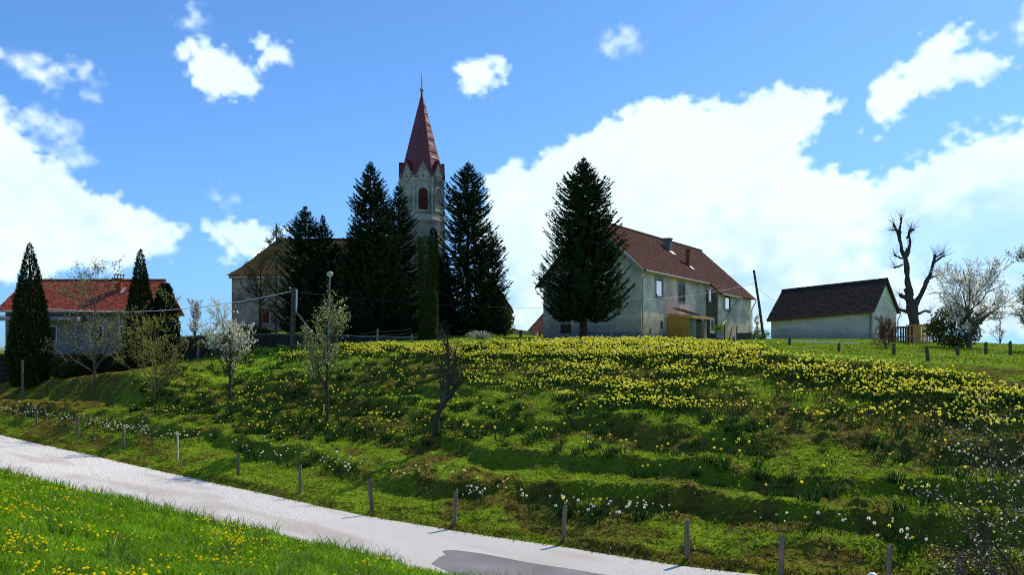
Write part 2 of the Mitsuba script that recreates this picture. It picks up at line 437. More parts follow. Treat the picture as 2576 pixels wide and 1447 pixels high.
def far_edge(t): return np.interp(t, RT, RS)
def near_edge(t): return far_edge(t) - np.interp(t, [-60, -30, -10, 10], [4.6, 4.6, 4.4, 5.5])


def height(x, y):
    s, t = (x + y) * 0.70711, (x - y) * 0.70711
    p3 = np.stack([x, y, 0 * x], -1)
    se, sn, sl = far_edge(t), near_edge(t), np.interp(t, LT, LS)
    w = s - se - 0.75
    warp = 3.6 * (meshkit.fbm(p3 / 8.0, 3, 5) - 0.5) + 1.3 * (meshkit.fbm(p3 / 2.3, 2, 15) - 0.5)
    per = 2.75
    q = (w + warp) / per
    fr = q - np.floor(q)
    st = np.floor(q) + np.clip((fr - 0.74) / 0.22, 0, 1) ** 1.2
    amp = np.interp(w, [0, 1.2, 8, 13, 17], [0.2, 0.72, 0.66, 0.42, 0.12])
    amp = amp * np.clip(0.55 + 2.2 * (meshkit.fbm(p3 / 4.5, 2, 35) - 0.30), 0.4, 1.3)
    ws = np.maximum(w, 0)
    slope = -4.82 + 0.285 * ws - 0.0016 * ws ** 2 + amp * per * 0.262 * (st - q + 0.45) * np.clip(w / 1.0, 0, 1)
    left = np.clip((-17 - x) / 6, 0, 1)
    slope = slope + 1.25 * left * np.clip((w - 5.2 + 1.5 * (meshkit.fbm(p3 / 3.0, 2, 55) - 0.5)) / 1.3, 0, 1)
    brn = brown_np(x, y)
    clod = np.abs(meshkit.fbm(p3 / np.array([0.40, 0.26, 1]), 2, 19) - 0.5) * 2
    rough_ = (0.19 * brn + 0.04) * (clod - 0.25) + 0.30 * (meshkit.fbm(p3 / np.array([1.9, 1.3, 1]), 3, 8) - 0.5) + 0.30 * (meshkit.fbm(p3 / np.array([0.62, 0.42, 1]), 2, 9) - 0.5) * (0.5 + 0.7 * brn)
    slope = slope + rough_ * np.clip(w / 1.2, 0.0, 1) * np.interp(w, [0, 12, 18], [1, 0.8, 0.5])
    P = plateau(np.stack([x.ravel(), y.ravel()], 1)).reshape(x.shape) + 0.10 * (meshkit.fbm(p3 / 1.7, 3, 4) - 0.5)
    k = 0.5
    h = np.clip(0.5 + 0.5 * (P - slope) / k, 0, 1)
    up = P * (1 - h) + slope * h - k * h * (1 - h)
    vr = np.clip((s - se - 0.05) / 0.22, 0, 1) * np.clip(2.2 * (meshkit.fbm(p3 / 2.6, 2, 12) - 0.2), 0.25, 1)
    verge = ZR + 0.20 * vr + 0.12 * (meshkit.fbm(p3 / 0.5, 2, 2) - 0.3) * np.clip((s - se) / 0.3, 0, 1)
    up = np.where(w > 0, np.maximum(up, ZR + 0.03), verge)
    bank = -1.7 - 0.2 * np.maximum(s, 0) + 0.22 * (meshkit.fbm(p3 / 1.6, 3, 6) - 0.5)
    lip = -1.7 - 0.2 * sl
    drop = np.clip((s - sl) / np.maximum(sn - 0.3 - sl, 0.5), 0, 1)
    bank = np.where(s > sl, lip + (ZR - lip) * (1 - (1 - drop) ** 1.6) + 0.1 * (meshkit.fbm(p3 / 1.2, 2, 7) - 0.5) * (1 - drop), bank)
    z = np.where(s > se, up, np.where(s > sn - 0.3, ZR, bank))
    return z


def axis(lo, fine0, fine1, hi, step, grow=1.18):
    a = list(np.arange(fine0, fine1 + 1e-6, step)); d = step
    r = []; c = a[-1]
    while c < hi: d *= grow; c += d; r.append(c)
    l = []; d = step; c = a[0]
    while c > lo: d *= grow; c -= d; l.append(c)
    return np.array(l[::-1] + a + r)


gx = axis(-420, -44, 26, 420, 0.135); gy = axis(-60, 7.0, 56, 700, 0.135)
GX, GY = np.meshgrid(gx, gy, indexing='ij')
GZ = height(GX, GY)
_g = RegularGridInterpolator((gx, gy), GZ, bounds_error=False, fill_value=None)


def gz(x, y):
    return _g(np.stack(np.broadcast_arrays(np.asarray(x, float), np.asarray(y, float)), -1))


nx, ny = len(gx), len(gy)
ii, jj = np.meshgrid(np.arange(nx - 1), np.arange(ny - 1), indexing='ij')
a0 = (ii * ny + jj).ravel()
struct('ground', (np.stack([GX, GY, GZ], -1).reshape(-1, 3), tri(np.stack([a0, a0 + ny, a0 + ny + 1, a0 + 1], 1))), 'mat_ground', smooth=True, label='grassy terraced hillside and verge rising from the road')


def gpix(u, v, y0=8.0, y1=130.0):
    """ground points seen along sight lines (u, v), as (n, 3)"""
    u, v = np.broadcast_arrays(np.atleast_1d(np.asarray(u, float)), np.atleast_1d(np.asarray(v, float)))
    ys = np.geomspace(y0, y1, 700); X = (u[:, None] - U0) / F * ys; Z = (HOR - v[:, None]) / F * ys
    below = Z <= gz(X, np.broadcast_to(ys, X.shape))
    i = np.where(below.any(1), below.argmax(1), len(ys) - 1); y = ys[i]
    x = (u - U0) / F * y
    return np.stack([x, y, gz(x, y)], 1)


def at(u, y):
    x = (u - U0) / F * y
    return np.array([x, y, float(np.ravel(gz(x, y))[0])])


# the road, 4 mm above the ground sheet
tt = np.arange(-110, 40, 0.6)
m = 7
se, sn = far_edge(tt), near_edge(tt)
se = se + 0.12 * (meshkit.fbm(np.stack([tt * 0.8, 0 * tt, 0 * tt], -1), 3, 4) - 0.5)
S = sn[:, None] + (se - sn)[:, None] * np.linspace(0, 1, m)[None]
TT = np.broadcast_to(tt[:, None], S.shape)
RV = np.stack([(S + TT) * 0.70711, (S - TT) * 0.70711, np.full(S.shape, ZR + 0.004) + 0.035 * (1 - (np.linspace(-1, 1, m)[None]) ** 2)], -1).reshape(-1, 3)
i, j = np.meshgrid(np.arange(len(tt) - 1), np.arange(m - 1), indexing='ij'); b0 = (i * m + j).ravel()
struct('road', (RV, tri(np.stack([b0, b0 + m, b0 + m + 1, b0 + 1], 1))[:, :]), 'mat_road', smooth=True, label='pale sunlit asphalt village road running along the foot of the hill')


def on_road(u, v):
    y = -(ZR + 0.03) / ((v - HOR) / F)
    return np.array([(u - U0) / F * y, y])


pp = [on_road(*q) for q in [(1085, 1420), (1105, 1404), (1122, 1398), (1112, 1389), (1128, 1386), (1150, 1387), (1207, 1394), (1330, 1418), (1430, 1433), (1560, 1455), (1700, 1478), (1500, 1530), (1200, 1470)]]
pg = Polygon(pp)
import trimesh
tv, tf = trimesh.creation.triangulate_polygon(pg.segmentize(0.4), engine='earcut')
s_ = (tv[:, 0] + tv[:, 1]) * 0.70711; t_ = (tv[:, 0] - tv[:, 1]) * 0.70711
qq = (s_ - near_edge(t_)) / (far_edge(t_) - near_edge(t_)) * 2 - 1
struct('asphalt_patch', (np.c_[tv, ZR + 0.010 + 0.035 * np.clip(1 - qq ** 2, 0, 1)], tf), 'mat_patch', label='darker grey repaired asphalt patch in the road')

# ------------------------------------------------------------------ roofs, walls
ROOF_PARTS = 300


def tile_roof(holder, corner, ex, up, nl, ncol, nrow, mat, thick=0.05, seed=1, keep=ROOF_PARTS, tile_name='tile', mask=None, roll=0.55, jitter=1.0):
    """ncol x nrow tiles on the plane corner + a*ex + b*up (ex, up full-length vectors); nl the outward normal. The nearest are parts of holder, the rest one part."""
    r = rs(seed); corner, ex, up = (np.asarray(q, float) for q in (corner, ex, up))
    n = unit(np.asarray(nl, float)); ce, cu = ex / ncol, up / nrow
    C, Rw = [q.ravel() for q in np.meshgrid(np.arange(ncol), np.arange(nrow), indexing='ij')]
    if mask is not None:
        k = mask((C + 0.5) / ncol, (Rw + 0.5) / nrow); C, Rw = C[k], Rw[k]
    N = len(C)
    o = corner + C[:, None] * ce + Rw[:, None] * cu
    lift = thick * (1 + 0.25 * jitter * r.normal(size=(N, 1)))
    jit = r.normal(size=(N, 1)) * 0.006 * jitter
    g = 0.03
    def corner_pt(a, b, h): return o + a * ce + (b + jit) * cu + n * h
    # cross-section of a tile: flat pan with a raised roll on the right
    lo = [corner_pt(g, -0.10, (1 - roll) * lift), corner_pt(0.5, -0.10, lift), corner_pt(1 - g, -0.10, (1 - roll) * lift)]
    lob = [corner_pt(g, -0.10, -0.01 + 0 * lift), corner_pt(0.5, -0.10, -0.01 + 0 * lift), corner_pt(1 - g, -0.10, -0.01 + 0 * lift)]
    hi = [corner_pt(g, 1.0, -0.02 + 0 * lift), corner_pt(0.5, 1.0, 0.5 * lift * 0.6), corner_pt(1 - g, 1.0, -0.02 + 0 * lift)]
    V = np.stack(lo + lob + hi, 1)
    ff = np.array([[0, 1, 7], [0, 7, 6], [1, 2, 8], [1, 8, 7], [3, 4, 1], [3, 1, 0], [4, 5, 2], [4, 2, 1], [0, 6, 3], [2, 5, 8]])
    if np.dot(np.cross(ex, up), n) < 0: ff = ff[:, ::-1]
    d = np.linalg.norm(o, axis=1); order = np.argsort(d); near = order[:keep]; rest = order[keep:]
    for q in near: part(holder, tile_name, (V[q], ff), mat)
    if len(rest):
        k = np.arange(len(rest))[:, None, None] * 9
        part(holder, 'tile_field', (V[rest].reshape(-1, 3), (ff[None] + k).reshape(-1, 3)), mat, kind='stuff')


def ridge_caps(holder, a, b, n, rad, mat):
    a, b = np.asarray(a, float), np.asarray(b, float)
    for q in range(n):
        p0, p1 = a + (b - a) * (q / n), a + (b - a) * ((q + 1.06) / n)
        part(holder, 'ridge_tile', tube1([p0, p1], [rad, rad * 0.86], 7), mat)


def roof_slab(e0, e1, r1, r0, t=0.10):
    """a sloping slab from the eave e0-e1 up to the ridge r0-r1, thickness t below"""
    e0, e1, r1, r0 = (np.asarray(q, float) for q in (e0, e1, r1, r0))
    n = unit(np.cross(e1 - e0, r0 - e0)); n = n if n[2] > 0 else -n
    top = [e0, r0, e1, r1]
    v = []
    for q in top: v += [q - n * t, q]
    m_ = hexa(v)
    if np.dot(np.cross(e1 - e0, r0 - e0), n) < 0: m_ = (m_[0], m_[1][:, ::-1])
    return m_


def frame_rect(fr, x0, x1, z0, z1, y0, y1, w):
    """four bars butted end to end round a rectangle in the plane y"""
    return cat([box((x0, y0, z0), (x0 + w, y1, z1), fr), box((x1 - w, y0, z0), (x1, y1, z1), fr),
                box((x0 + w, y0, z0), (x1 - w, y1, z0 + w), fr), box((x0 + w, y0, z1 - w), (x1 - w, y1, z1), fr)])


# ---- the farmhouse on the right of the big spruce
hx = unit(np.array([0.509, 0.861]))
HO = np.array([10.2, 70.0, 0.63])
hf = Fr(HO, hx)                       # x along the long wall, y towards the left end of the gable, z from the ground
L_, W_, STEP = 27.3, 8.8, 1.15
hs = thing('farmhouse', 'long two-storey farmhouse with brown tiled roof behind the tall lone spruce', 'house')
ER, EL_, RZ = 5.75, 4.85, 9.75
XS = 16.0
k = (RZ - ER) / (W_ / 2)
gable = [(0, -0.5), (W_, -0.5), (W_, EL_), (W_ / 2, RZ - 0.15), (0, ER)]
part(hs, 'wall', prism(gable, 0.0, L_, 'x', hf), 'mat_house')
ys = -STEP
part(hs, 'wall', prism([(ys, -0.5), (-0.002, -0.5), (-0.002, ER - 0.02), (ys, ER - 0.02 - k * STEP)], XS, L_ - 0.02, 'x', hf), 'mat_house')
part(hs, 'stained_corner', box((XS - 0.02, ys + 0.03, -0.3), (XS - 0.004, -0.01, ER - 1.0), hf), 'mat_plaster_dark', label='dark return of the wall')  # thin darker sheet over the return face
part(hs, 'plinth', box((-0.04, -0.05, -0.5), (XS - 0.05, -0.004, 0.55), hf), 'mat_plinth')
part(hs, 'plinth', box((-0.06, -0.05, -0.5), (-0.004, W_ * 0.55, 0.62), hf), 'mat_plinth')
# roof
ov, og = 0.45, 0.55
def hp(x, y, z): return hf.w(np.array([x, y, z], float))
E0, E1 = hp(-og, -ov, ER - k * ov + 0.12), hp(L_ + 0.35, -ov, ER - k * ov + 0.12)
R0, R1 = hp(-og, W_ / 2, RZ + 0.12), hp(L_ + 0.35, W_ / 2, RZ + 0.12)
kl = (RZ - EL_) / (W_ / 2)
B0, B1 = hp(-og, W_ + ov, EL_ - kl * ov + 0.12), hp(L_ + 0.35, W_ + ov, EL_ - kl * ov + 0.12)
roof = part(hs, 'roof', cat([roof_slab(E0, E1, R1, R0), roof_slab(B0, B1, R1, R0), roof_slab(hp(XS - 0.35, -ov - STEP, ER - k * (ov + STEP) + 0.12), hp(L_ + 0.35, -ov - STEP, ER - k * (ov + STEP) + 0.12),
            hp(L_ + 0.35, -ov + 0.003, ER - k * (ov - 0.003) + 0.12), hp(XS - 0.35, -ov + 0.003, ER - k * (ov - 0.003) + 0.12))]), 'mat_tile_brown')
nrm = hf.R.T @ np.array([0, -k, 1.0]) if False else hf.w([0, -k, 1.0]) - hf.o
tile_roof(roof, E0, E1 - E0, R0 - E0, nrm, 104, 19, 'mat_tile_brown', 0.055, 3, roll=0.2, jitter=0.5)
EE0 = hp(XS - 0.35, -ov - STEP, ER - k * (ov + STEP) + 0.12)
EE1 = hp(L_ + 0.35, -ov - STEP, ER - k * (ov + STEP) + 0.12)
part(roof, 'tile_field', cat([(np.vstack([EE0 + (EE1 - EE0) * c / 46 + (hp(0, 1, k) - hp(0, 0, 0)) * (STEP * r_ / 4) + unit(nrm) * h_ for (c, r_, h_) in
     ((q + 0.05, w, 0.03), (q + 0.5, w - 0.1, 0.065), (q + 0.95, w, 0.03), (q + 0.95, w + 1, 0.0), (q + 0.05, w + 1, 0.0))]), [[0, 1, 4], [1, 3, 4], [1, 2, 3]]) for q in range(46) for w in range(4)]), 'mat_tile_brown', kind='stuff')
ridge_caps(roof, R0 + [0, 0, 0.02], R1 + [0, 0, 0.02], 46, 0.15, 'mat_tile_brown')
part(roof, 'bargeboard', hexa([hp(x, y, z) for x in (-og - 0.05, -og - 0.004) for (y, zz) in ((-ov, ER - k * ov), (W_ / 2, RZ)) for z in (zz - 0.14, zz + 0.16)]), 'mat_zinc')
part(roof, 'bargeboard', hexa([hp(x, y, z) for x in (-og - 0.05, -og - 0.004) for (y, zz) in ((W_ / 2 + 0.004, RZ), (W_ + ov, EL_ - kl * ov)) for z in (zz - 0.14, zz + 0.16)]), 'mat_board')
for (u, v0, v1, w, mt, cx) in ((1680, 602, 628, 0.62, 'mat_concrete', 0.0), (1731, 629, 668, 0.36, 'mat_board', 0.0)):
    # foot of the chimney where the sight line meets the roof plane
    d = np.array([(u - U0) / F, 1, (HOR - v1) / F]); t = np.dot(nrm, E0) / np.dot(nrm, d); c = t * d
    zt = (HOR - v0) / F * c[1]; loc = (c - hf.o) @ hf.R.T
    ch = part(roof, 'chimney', box((loc[0] - w / 2, loc[1] - w / 2, loc[2] - 0.6), (loc[0] + w / 2, loc[1] + w / 2, zt - HO[2]), hf), mt)
    part(roof, 'chimney_cap', box((loc[0] - w / 2 - 0.07, loc[1] - w / 2 - 0.07, zt - HO[2] + 0.002), (loc[0] + w / 2 + 0.07, loc[1] + w / 2 + 0.07, zt - HO[2] + 0.10), hf), mt)
    part(roof, 'chimney_flashing', hexa([c + hf.x * (a * w * 0.75) + unit(E0 - R0) * (w * 0.5 + b * 0.5) + unit(nrm) * (0.07 + e * 0.03) for a in (-1, 1) for b in (0, 1) for e in (0, 1)]), 'mat_frame_white')


def house_window(u0, u1, v0, v1, y0, pane, trim=0.32, frame_m='mat_frame_dark', tm='mat_house_trim'):
    x0, zb = hf.hit(u0, v1, y0); x1, zt = hf.hit(u1, v0, y0)
    _, zt0 = hf.hit(u0, v0, y0)
    zc0, zc1 = zb, max(zt0, zt)
    wn = part(hs, 'window', box((x0, y0 + 0.02 - 0.006, zc0), (x1, y0 - 0.006, zc1), hf), pane)
    part(wn, 'frame', frame_rect(hf, x0 - 0.002, x1 + 0.06, zc0 - 0.03, zc1 + 0.03, y0 - 0.045, y0 + 0.01, 0.075), frame_m)
    part(wn, 'surround', cat([box((x0 - trim, y0 - 0.03, zc0 - trim * 0.8), (x0 - 0.004, y0 + 0.004, zc1 + trim * 1.1), hf), box((x1 + 0.064, y0 - 0.03, zc0 - trim * 0.8), (x1 + trim, y0 + 0.004, zc1 + trim * 1.1), hf),
          box((x0 - 0.002, y0 - 0.03, zc1 + 0.034), (x1 + 0.062, y0 + 0.004, zc1 + trim * 1.1), hf), box((x0 - 0.002, y0 - 0.03, zc0 - trim * 0.8), (x1 + 0.062, y0 + 0.004, zc0 - 0.034), hf)]), tm)
    return wn


house_window(1649.5, 1665, 707, 745, 0, 'mat_glass')
house_window(1707, 1721, 719, 757, 0, 'mat_pane_dull')
house_window(1783, 1788.5, 728, 758, -STEP, 'mat_glass', 0.12)
house_window(1823, 1834.5, 746, 778, -STEP, 'mat_glass')
house_window(1662, 1665, 808, 826, 0, 'mat_dark', 0.02)
house_window(1788.5, 1794, 808, 832, -STEP, 'mat_pane_dull', 0.3, 'mat_frame_dark', 'mat_trim')
# gable: inset panel
part(hs, 'inset_panel', hexa([hp(x, y, z) for x in (-0.02, -0.003) for y in (6.2, 7.15) for z in (0.55, 1.3)]), 'mat_tile_mossy', label='square greenish inset in the gable wall')
# gutters and pipes
part(hs, 'gutter', tube1([hp(-0.4, -ov - 0.06, ER - k * ov + 0.10), hp(XS - 0.6, -ov - 0.06, ER - k * ov + 0.02)], 0.075, 7), 'mat_zinc')
part(hs, 'gutter', tube1([hp(XS - 0.3, -ov - STEP - 0.06, ER - k * (ov + STEP) + 0.08), hp(XS + 6.0, -ov - STEP - 0.06, ER - k * (ov + STEP) + 0.02)], 0.075, 7), 'mat_zinc')
part(hs, 'downpipe', tube1([hp(0.15, -ov, ER - k * ov - 0.02), hp(0.12, -0.3, ER - k * ov - 0.35), hp(-0.02, -0.12, ER - 0.95), hp(0.06, -0.12, 0.0)], 0.06, 7), 'mat_zinc')
part(hs, 'downpipe', tube1([hp(XS + 5.9, -ov - STEP - 0.02, ER - k * (ov + STEP) - 0.02), hp(XS + 5.5, -STEP - 0.15, 3.9), hp(XS + 2.6, -STEP - 0.12, 2.4), hp(XS + 0.35, -STEP - 0.12, 1.2), hp(XS + 0.35, -STEP - 0.12, 0)], 0.06, 7), 'mat_zinc')
part(hs, 'downpipe', tube1([hp(L_ + 0.3, -ov - STEP, ER - k * (ov + STEP)), hp(L_ - 0.2, -STEP - 0.12, ER - 2.4), hp(L_ - 0.2, -STEP - 0.12, 0)], 0.06, 7), 'mat_zinc')

# ---- ochre lean-to shed against the long wall
sx, sw, sq, sh_ = 5.6, 4.6, 2.0, 1.95
so = thing('garden_shed', 'ochre yellow lean-to shed with flat roof against the farmhouse long wall', 'shed')
part(so, 'end_panel', box((sx, -sq, -0.4), (sx + 0.08, -0.055, sh_), hf), 'mat_ochre', label='ochre yellow end wall')
part(so, 'front_wall', cat([box((sx + 0.082, -sq + 0.02, -0.4), (sx + 1.7, -sq + 0.08, sh_ - 0.05), hf), box((sx + 3.9, -sq + 0.02, -0.4), (sx + sw, -sq + 0.08, sh_ - 0.05), hf)]), 'mat_concrete')
for q in range(6): part(so, 'slat', box((sx + 1.75 + q * 0.36, -sq + 0.03, -0.4), (sx + 1.88 + q * 0.36, -sq + 0.07, sh_ - 0.3), hf), 'mat_post')
part(so, 'door_opening', box((sx + 1.7, -sq + 0.25, -0.4), (sx + 3.9, -sq + 0.3, sh_ - 0.1), hf), 'mat_dark')
part(so, 'roof', hexa([hp(x, y, z) for x in (sx - 0.25, sx + sw + 0.25) for (y, zz) in ((-sq - 0.3, sh_ + 0.0), (0.0 - 0.06, sh_ + 0.22)) for z in (zz + 0.004, zz + 0.09)]), 'mat_plank')
part(so, 'fascia', box((sx - 0.25, -sq - 0.33, sh_ - 0.12), (sx + sw + 0.25, -sq - 0.303, sh_ + 0.10), hf), 'mat_plank')
for q in range(3): part(so, 'rafter', hexa([hp(x, y, z) for x in (sx + 1.6 + q * 0.9, sx + 1.7 + q * 0.9) for (y, zz) in ((-sq + 0.2, sh_ + 0.15), (-0.06, sh_ + 0.75)) for z in (zz, zz + 0.12)]), 'mat_pole')

# ---- barn
bo = np.array([(2195 - U0) / F * 75, 75, 0.55])
th = math.radians(41.4)
bf = Fr(bo, (-math.cos(th), math.sin(th)))     # x to the far left end, y towards the camera side (negated below)
bn = thing('barn', 'low whitewashed barn with dark tiled roof beside the pollarded tree', 'barn')
BL, BW = 9.1, 6.0
def bp(x, y, z): return bf.w(np.array([x, -y, z], float))   # y = depth behind the front wall
def tilt(x, z): return z - 0.062 * x
def bquad(x0, x1, y0, y1, z0, z1): return hexa([bp(x, y, z if z < 0 else tilt(x, z)) for x in (x0, x1) for y in (y0, y1) for z in (z0, z1)])
ez, rz = 2.72, 5.30
def bar_prism(x0, x1, pts):
    n_ = len(pts); v = [bp(x0, y, z if z < 0 else tilt(x0, z)) for y, z in pts] + [bp(x1, y, z if z < 0 else tilt(x1, z)) for y, z in pts]
    f = [[0, q, q + 1] for q in range(1, n_ - 1)] + [[n_, n_ + q + 1, n_ + q] for q in range(1, n_ - 1)]
    f += [x for q in range(n_) for x in ([q, n_ + q, n_ + (q + 1) % n_], [q, n_ + (q + 1) % n_, (q + 1) % n_])]
    return np.array(v), np.array(f)
part(bn, 'wall', bar_prism(0, BL, [(0, -0.6), (BW, -0.6), (BW, ez), (BW / 2, rz - 0.12), (0, ez)]), 'mat_barn')
kb = (rz - ez) / (BW / 2); o_ = 0.3
be0, be1 = bp(-0.25, -o_, tilt(-0.25, ez - kb * o_ + 0.1)), bp(BL + 0.3, -o_, tilt(BL + 0.3, ez - kb * o_ + 0.1))
br0, br1 = bp(-0.25, BW / 2, tilt(-0.25, rz + 0.1)), bp(BL + 0.3, BW / 2, tilt(BL + 0.3, rz + 0.1))
bb0, bb1 = bp(-0.25, BW + o_, tilt(-0.25, ez - kb * o_ + 0.1)), bp(BL + 0.3, BW + o_, tilt(BL + 0.3, ez - kb * o_ + 0.1))
broof = part(bn, 'roof', cat([roof_slab(be0, be1, br1, br0), roof_slab(bb0, bb1, br1, br0)]), 'mat_tile_dark')
bnrm = np.cross(be1 - be0, br0 - be0); bnrm = bnrm if bnrm[2] > 0 else -bnrm
tile_roof(broof, be0, be1 - be0, br0 - be0, bnrm, 34, 13, 'mat_tile_dark', 0.09, 5, roll=0.12, jitter=0.3)
ridge_caps(broof, br0 + [0, 0, 0.02], br1 + [0, 0, 0.02], 18, 0.13, 'mat_tile_dark')
part(broof, 'bargeboard', hexa([bp(x, y, tilt(x, z)) for x in (-0.29, -0.254) for (y, zz) in ((BW / 2, rz), (BW + o_, ez - kb * o_)) for z in (zz - 0.12, zz + 0.12)]), 'mat_board')
part(broof, 'fascia', hexa([bp(x, y, tilt(x, z)) for x in (-0.2, BL + 0.25) for y in (-o_ - 0.03, -o_ - 0.002) for z in (ez - kb * o_ - 0.08, ez - kb * o_ + 0.06)]), 'mat_board')
part(bn, 'door', hexa([bp(x, y, z) for x in (-0.03, -0.004) for y in (2.0, 3.0) for z in (-0.3, 1.25)]), 'mat_board')
part(bn, 'plinth', bquad(-0.02, BL, -0.05, -0.003, -0.6, 0.16), 'mat_concrete')
part(bn, 'downpipe', tube1([bp(0.1, -0.28, ez - 0.3), bp(0.12, -0.1, ez - 0.7), bp(0.2, -0.08, -0.2)], 0.06, 7), 'mat_concrete')
part(bn, 'downpipe', tube1([bp(-0.25, BW + 0.25, ez - 0.35), bp(-0.1, BW + 0.1, ez - 0.8), bp(-0.1, BW + 0.06, -0.2)], 0.05, 7), 'mat_zinc')

# ---- left house
lx0, lx1, ly0, ly1 = -42.0, -29.9, 72.0, 81.0
lh = thing('red_roofed_house', 'white house with bright red tiled roof behind two pointed thujas', 'house')
lez, lrz, lym = 2.97, 5.80, 76.5
part(lh, 'wall', prism([(ly0 + 0.6, -1.2), (ly1 - 0.6, -1.2), (ly1 - 0.6, lez + 0.3), (lym, lrz - 0.2), (ly0 + 0.6, lez + 0.3)], lx0 + 0.5, lx1 - 0.5, 'x'), 'mat_white')
le0, le1, lr0, lr1 = (np.array(q, float) for q in ((lx0, ly0, lez), (lx1, ly0, lez), (lx0, lym, lrz), (lx1, lym, lrz)))
lroof = part(lh, 'roof', cat([roof_slab(le0, le1, lr1, lr0), roof_slab((lx0, ly1, lez), (lx1, ly1, lez), lr1, lr0)]), 'mat_tile_red')
tile_roof(lroof, le0, le1 - le0, lr0 - le0, (0, -(lrz - lez), lym - ly0), 52, 16, 'mat_tile_red', 0.07, 9, roll=0.35)
ridge_caps(lroof, lr0 + [0, 0, 0.03], lr1 + [0, 0, 0.03], 26, 0.13, 'mat_tile_red')
part(lroof, 'bargeboard', hexa([(x, y, z) for x in (lx1 + 0.004, lx1 + 0.05) for (y, zz) in ((ly0, lez), (lym, lrz)) for z in (zz - 0.15, zz + 0.1)]), 'mat_board')
part(lh, 'gutter', tube1([(lx0, ly0 - 0.08, lez - 0.02), (lx1, ly0 - 0.08, lez - 0.06)], 0.08, 7), 'mat_zinc')
part(lh, 'soffit', box((lx0 + 0.1, ly0 + 0.05, lez - 0.36), (lx1 - 0.1, ly0 + 0.59, lez - 0.30)), 'mat_board')
cx = (300 - U0) / F * 75.0
ch = part(lroof, 'chimney', box((cx - 0.26, 74.7, 4.2), (cx + 0.26, 75.25, 5.75)), 'mat_tile_red')
part(lroof, 'chimney_cap', box((cx - 0.40, 74.55, 5.752), (cx + 0.40, 75.4, 5.86)), 'mat_tile_red')
part(lroof, 'chimney_cowl', cat([box((cx - 0.36, 74.6, 6.17), (cx + 0.36, 75.35, 6.22))] + [box((cx + a - 0.03, 74.97 + b - 0.03, 5.862), (cx + a + 0.03, 74.97 + b + 0.03, 6.168)) for a in (-0.25, 0.25) for b in (-0.25, 0.25)]), 'mat_iron')
part(lroof, 'chimney_flashing', hexa([(cx + 0.30 + a, y, z + e) for a in (-0.02, 0.22) for (y, z) in ((74.4, 4.56), (75.2, 5.06)) for e in (0.02, 0.06)]), 'mat_zinc')
part(lh, 'balcony_slab', box((lx0 + 0.3, 71.0, 2.2), (-34.8, 72.55, 2.50)), 'mat_white', label='pale balcony edge under the eaves')
for q, x in enumerate((-41.4, -38.6, -35.0)): part(lh, 'balcony_post', box((x - 0.07, 71.1, -1.4), (x + 0.07, 71.24, 2.196)), 'mat_white')
for x in (-37.8, -34.0, -31.6):
    wn = part(lh, 'window', box((x - 0.5, 72.57, 0.55), (x + 0.5, 72.594, 1.75)), 'mat_pane_dull')
    part(wn, 'frame', frame_rect(WORLD, x - 0.56, x + 0.56, 0.48, 1.82, 72.53, 72.59, 0.09), 'mat_frame_white')

# ---- church
ch_ = thing('church', 'weathered village church with steep red spire rising behind dark spruces', 'church')
cy = 82.0
TC = np.array([(1061 - U0) / F * cy, cy, 0.0]); ROT = math.radians(9.2)
def octa(R, z, off=0.0): return np.array([[TC[0] + R * math.cos(ROT + off + math.radians(22.5 + 45 * q)), TC[1] + R * math.sin(ROT + off + math.radians(22.5 + 45 * q)), z] for q in range(8)])
def octa_solid(R0, z0, R1, z1):
    a, b = octa(R0, z0), octa(R1, z1); v = np.vstack([a, b, [[TC[0], TC[1], z0], [TC[0], TC[1], z1]]])
    f = []
    for q in range(8):
        n_ = (q + 1) % 8; f += [[q, n_, 8 + n_], [q, 8 + n_, 8 + q], [16, n_, q], [17, 8 + q, 8 + n_]]
    return v, np.array(f)
def zz(v, y=cy): return (HOR - v) / F * y
R8 = 2.17
z_bel, z_val, z_apex, z_tip = zz(552, cy - 2), zz(446, cy - 2), zz(400, cy - 2), zz(236)
part(ch_, 'tower', octa_solid(R8 * 1.06, -1.0, R8 * 1.04, z_bel - 0.14), 'mat_church')
part(ch_, 'cornice', octa_solid(R8 * 1.09, z_bel - 0.138, R8 * 1.11, z_bel), 'mat_trim')
part(ch_, 'cornice', octa_solid(R8 * 1.075, zz(620, cy - 2), R8 * 1.085, zz(615, cy - 2)), 'mat_trim')
bel = part(ch_, 'belfry', octa_solid(R8, z_bel + 0.002, R8, z_val), 'mat_church')
part(bel, 'base_step', octa_solid(R8 * 1.045, z_bel + 0.003, R8 * 1.005, z_bel + 0.55), 'mat_trim')
A = octa(R8, 0)
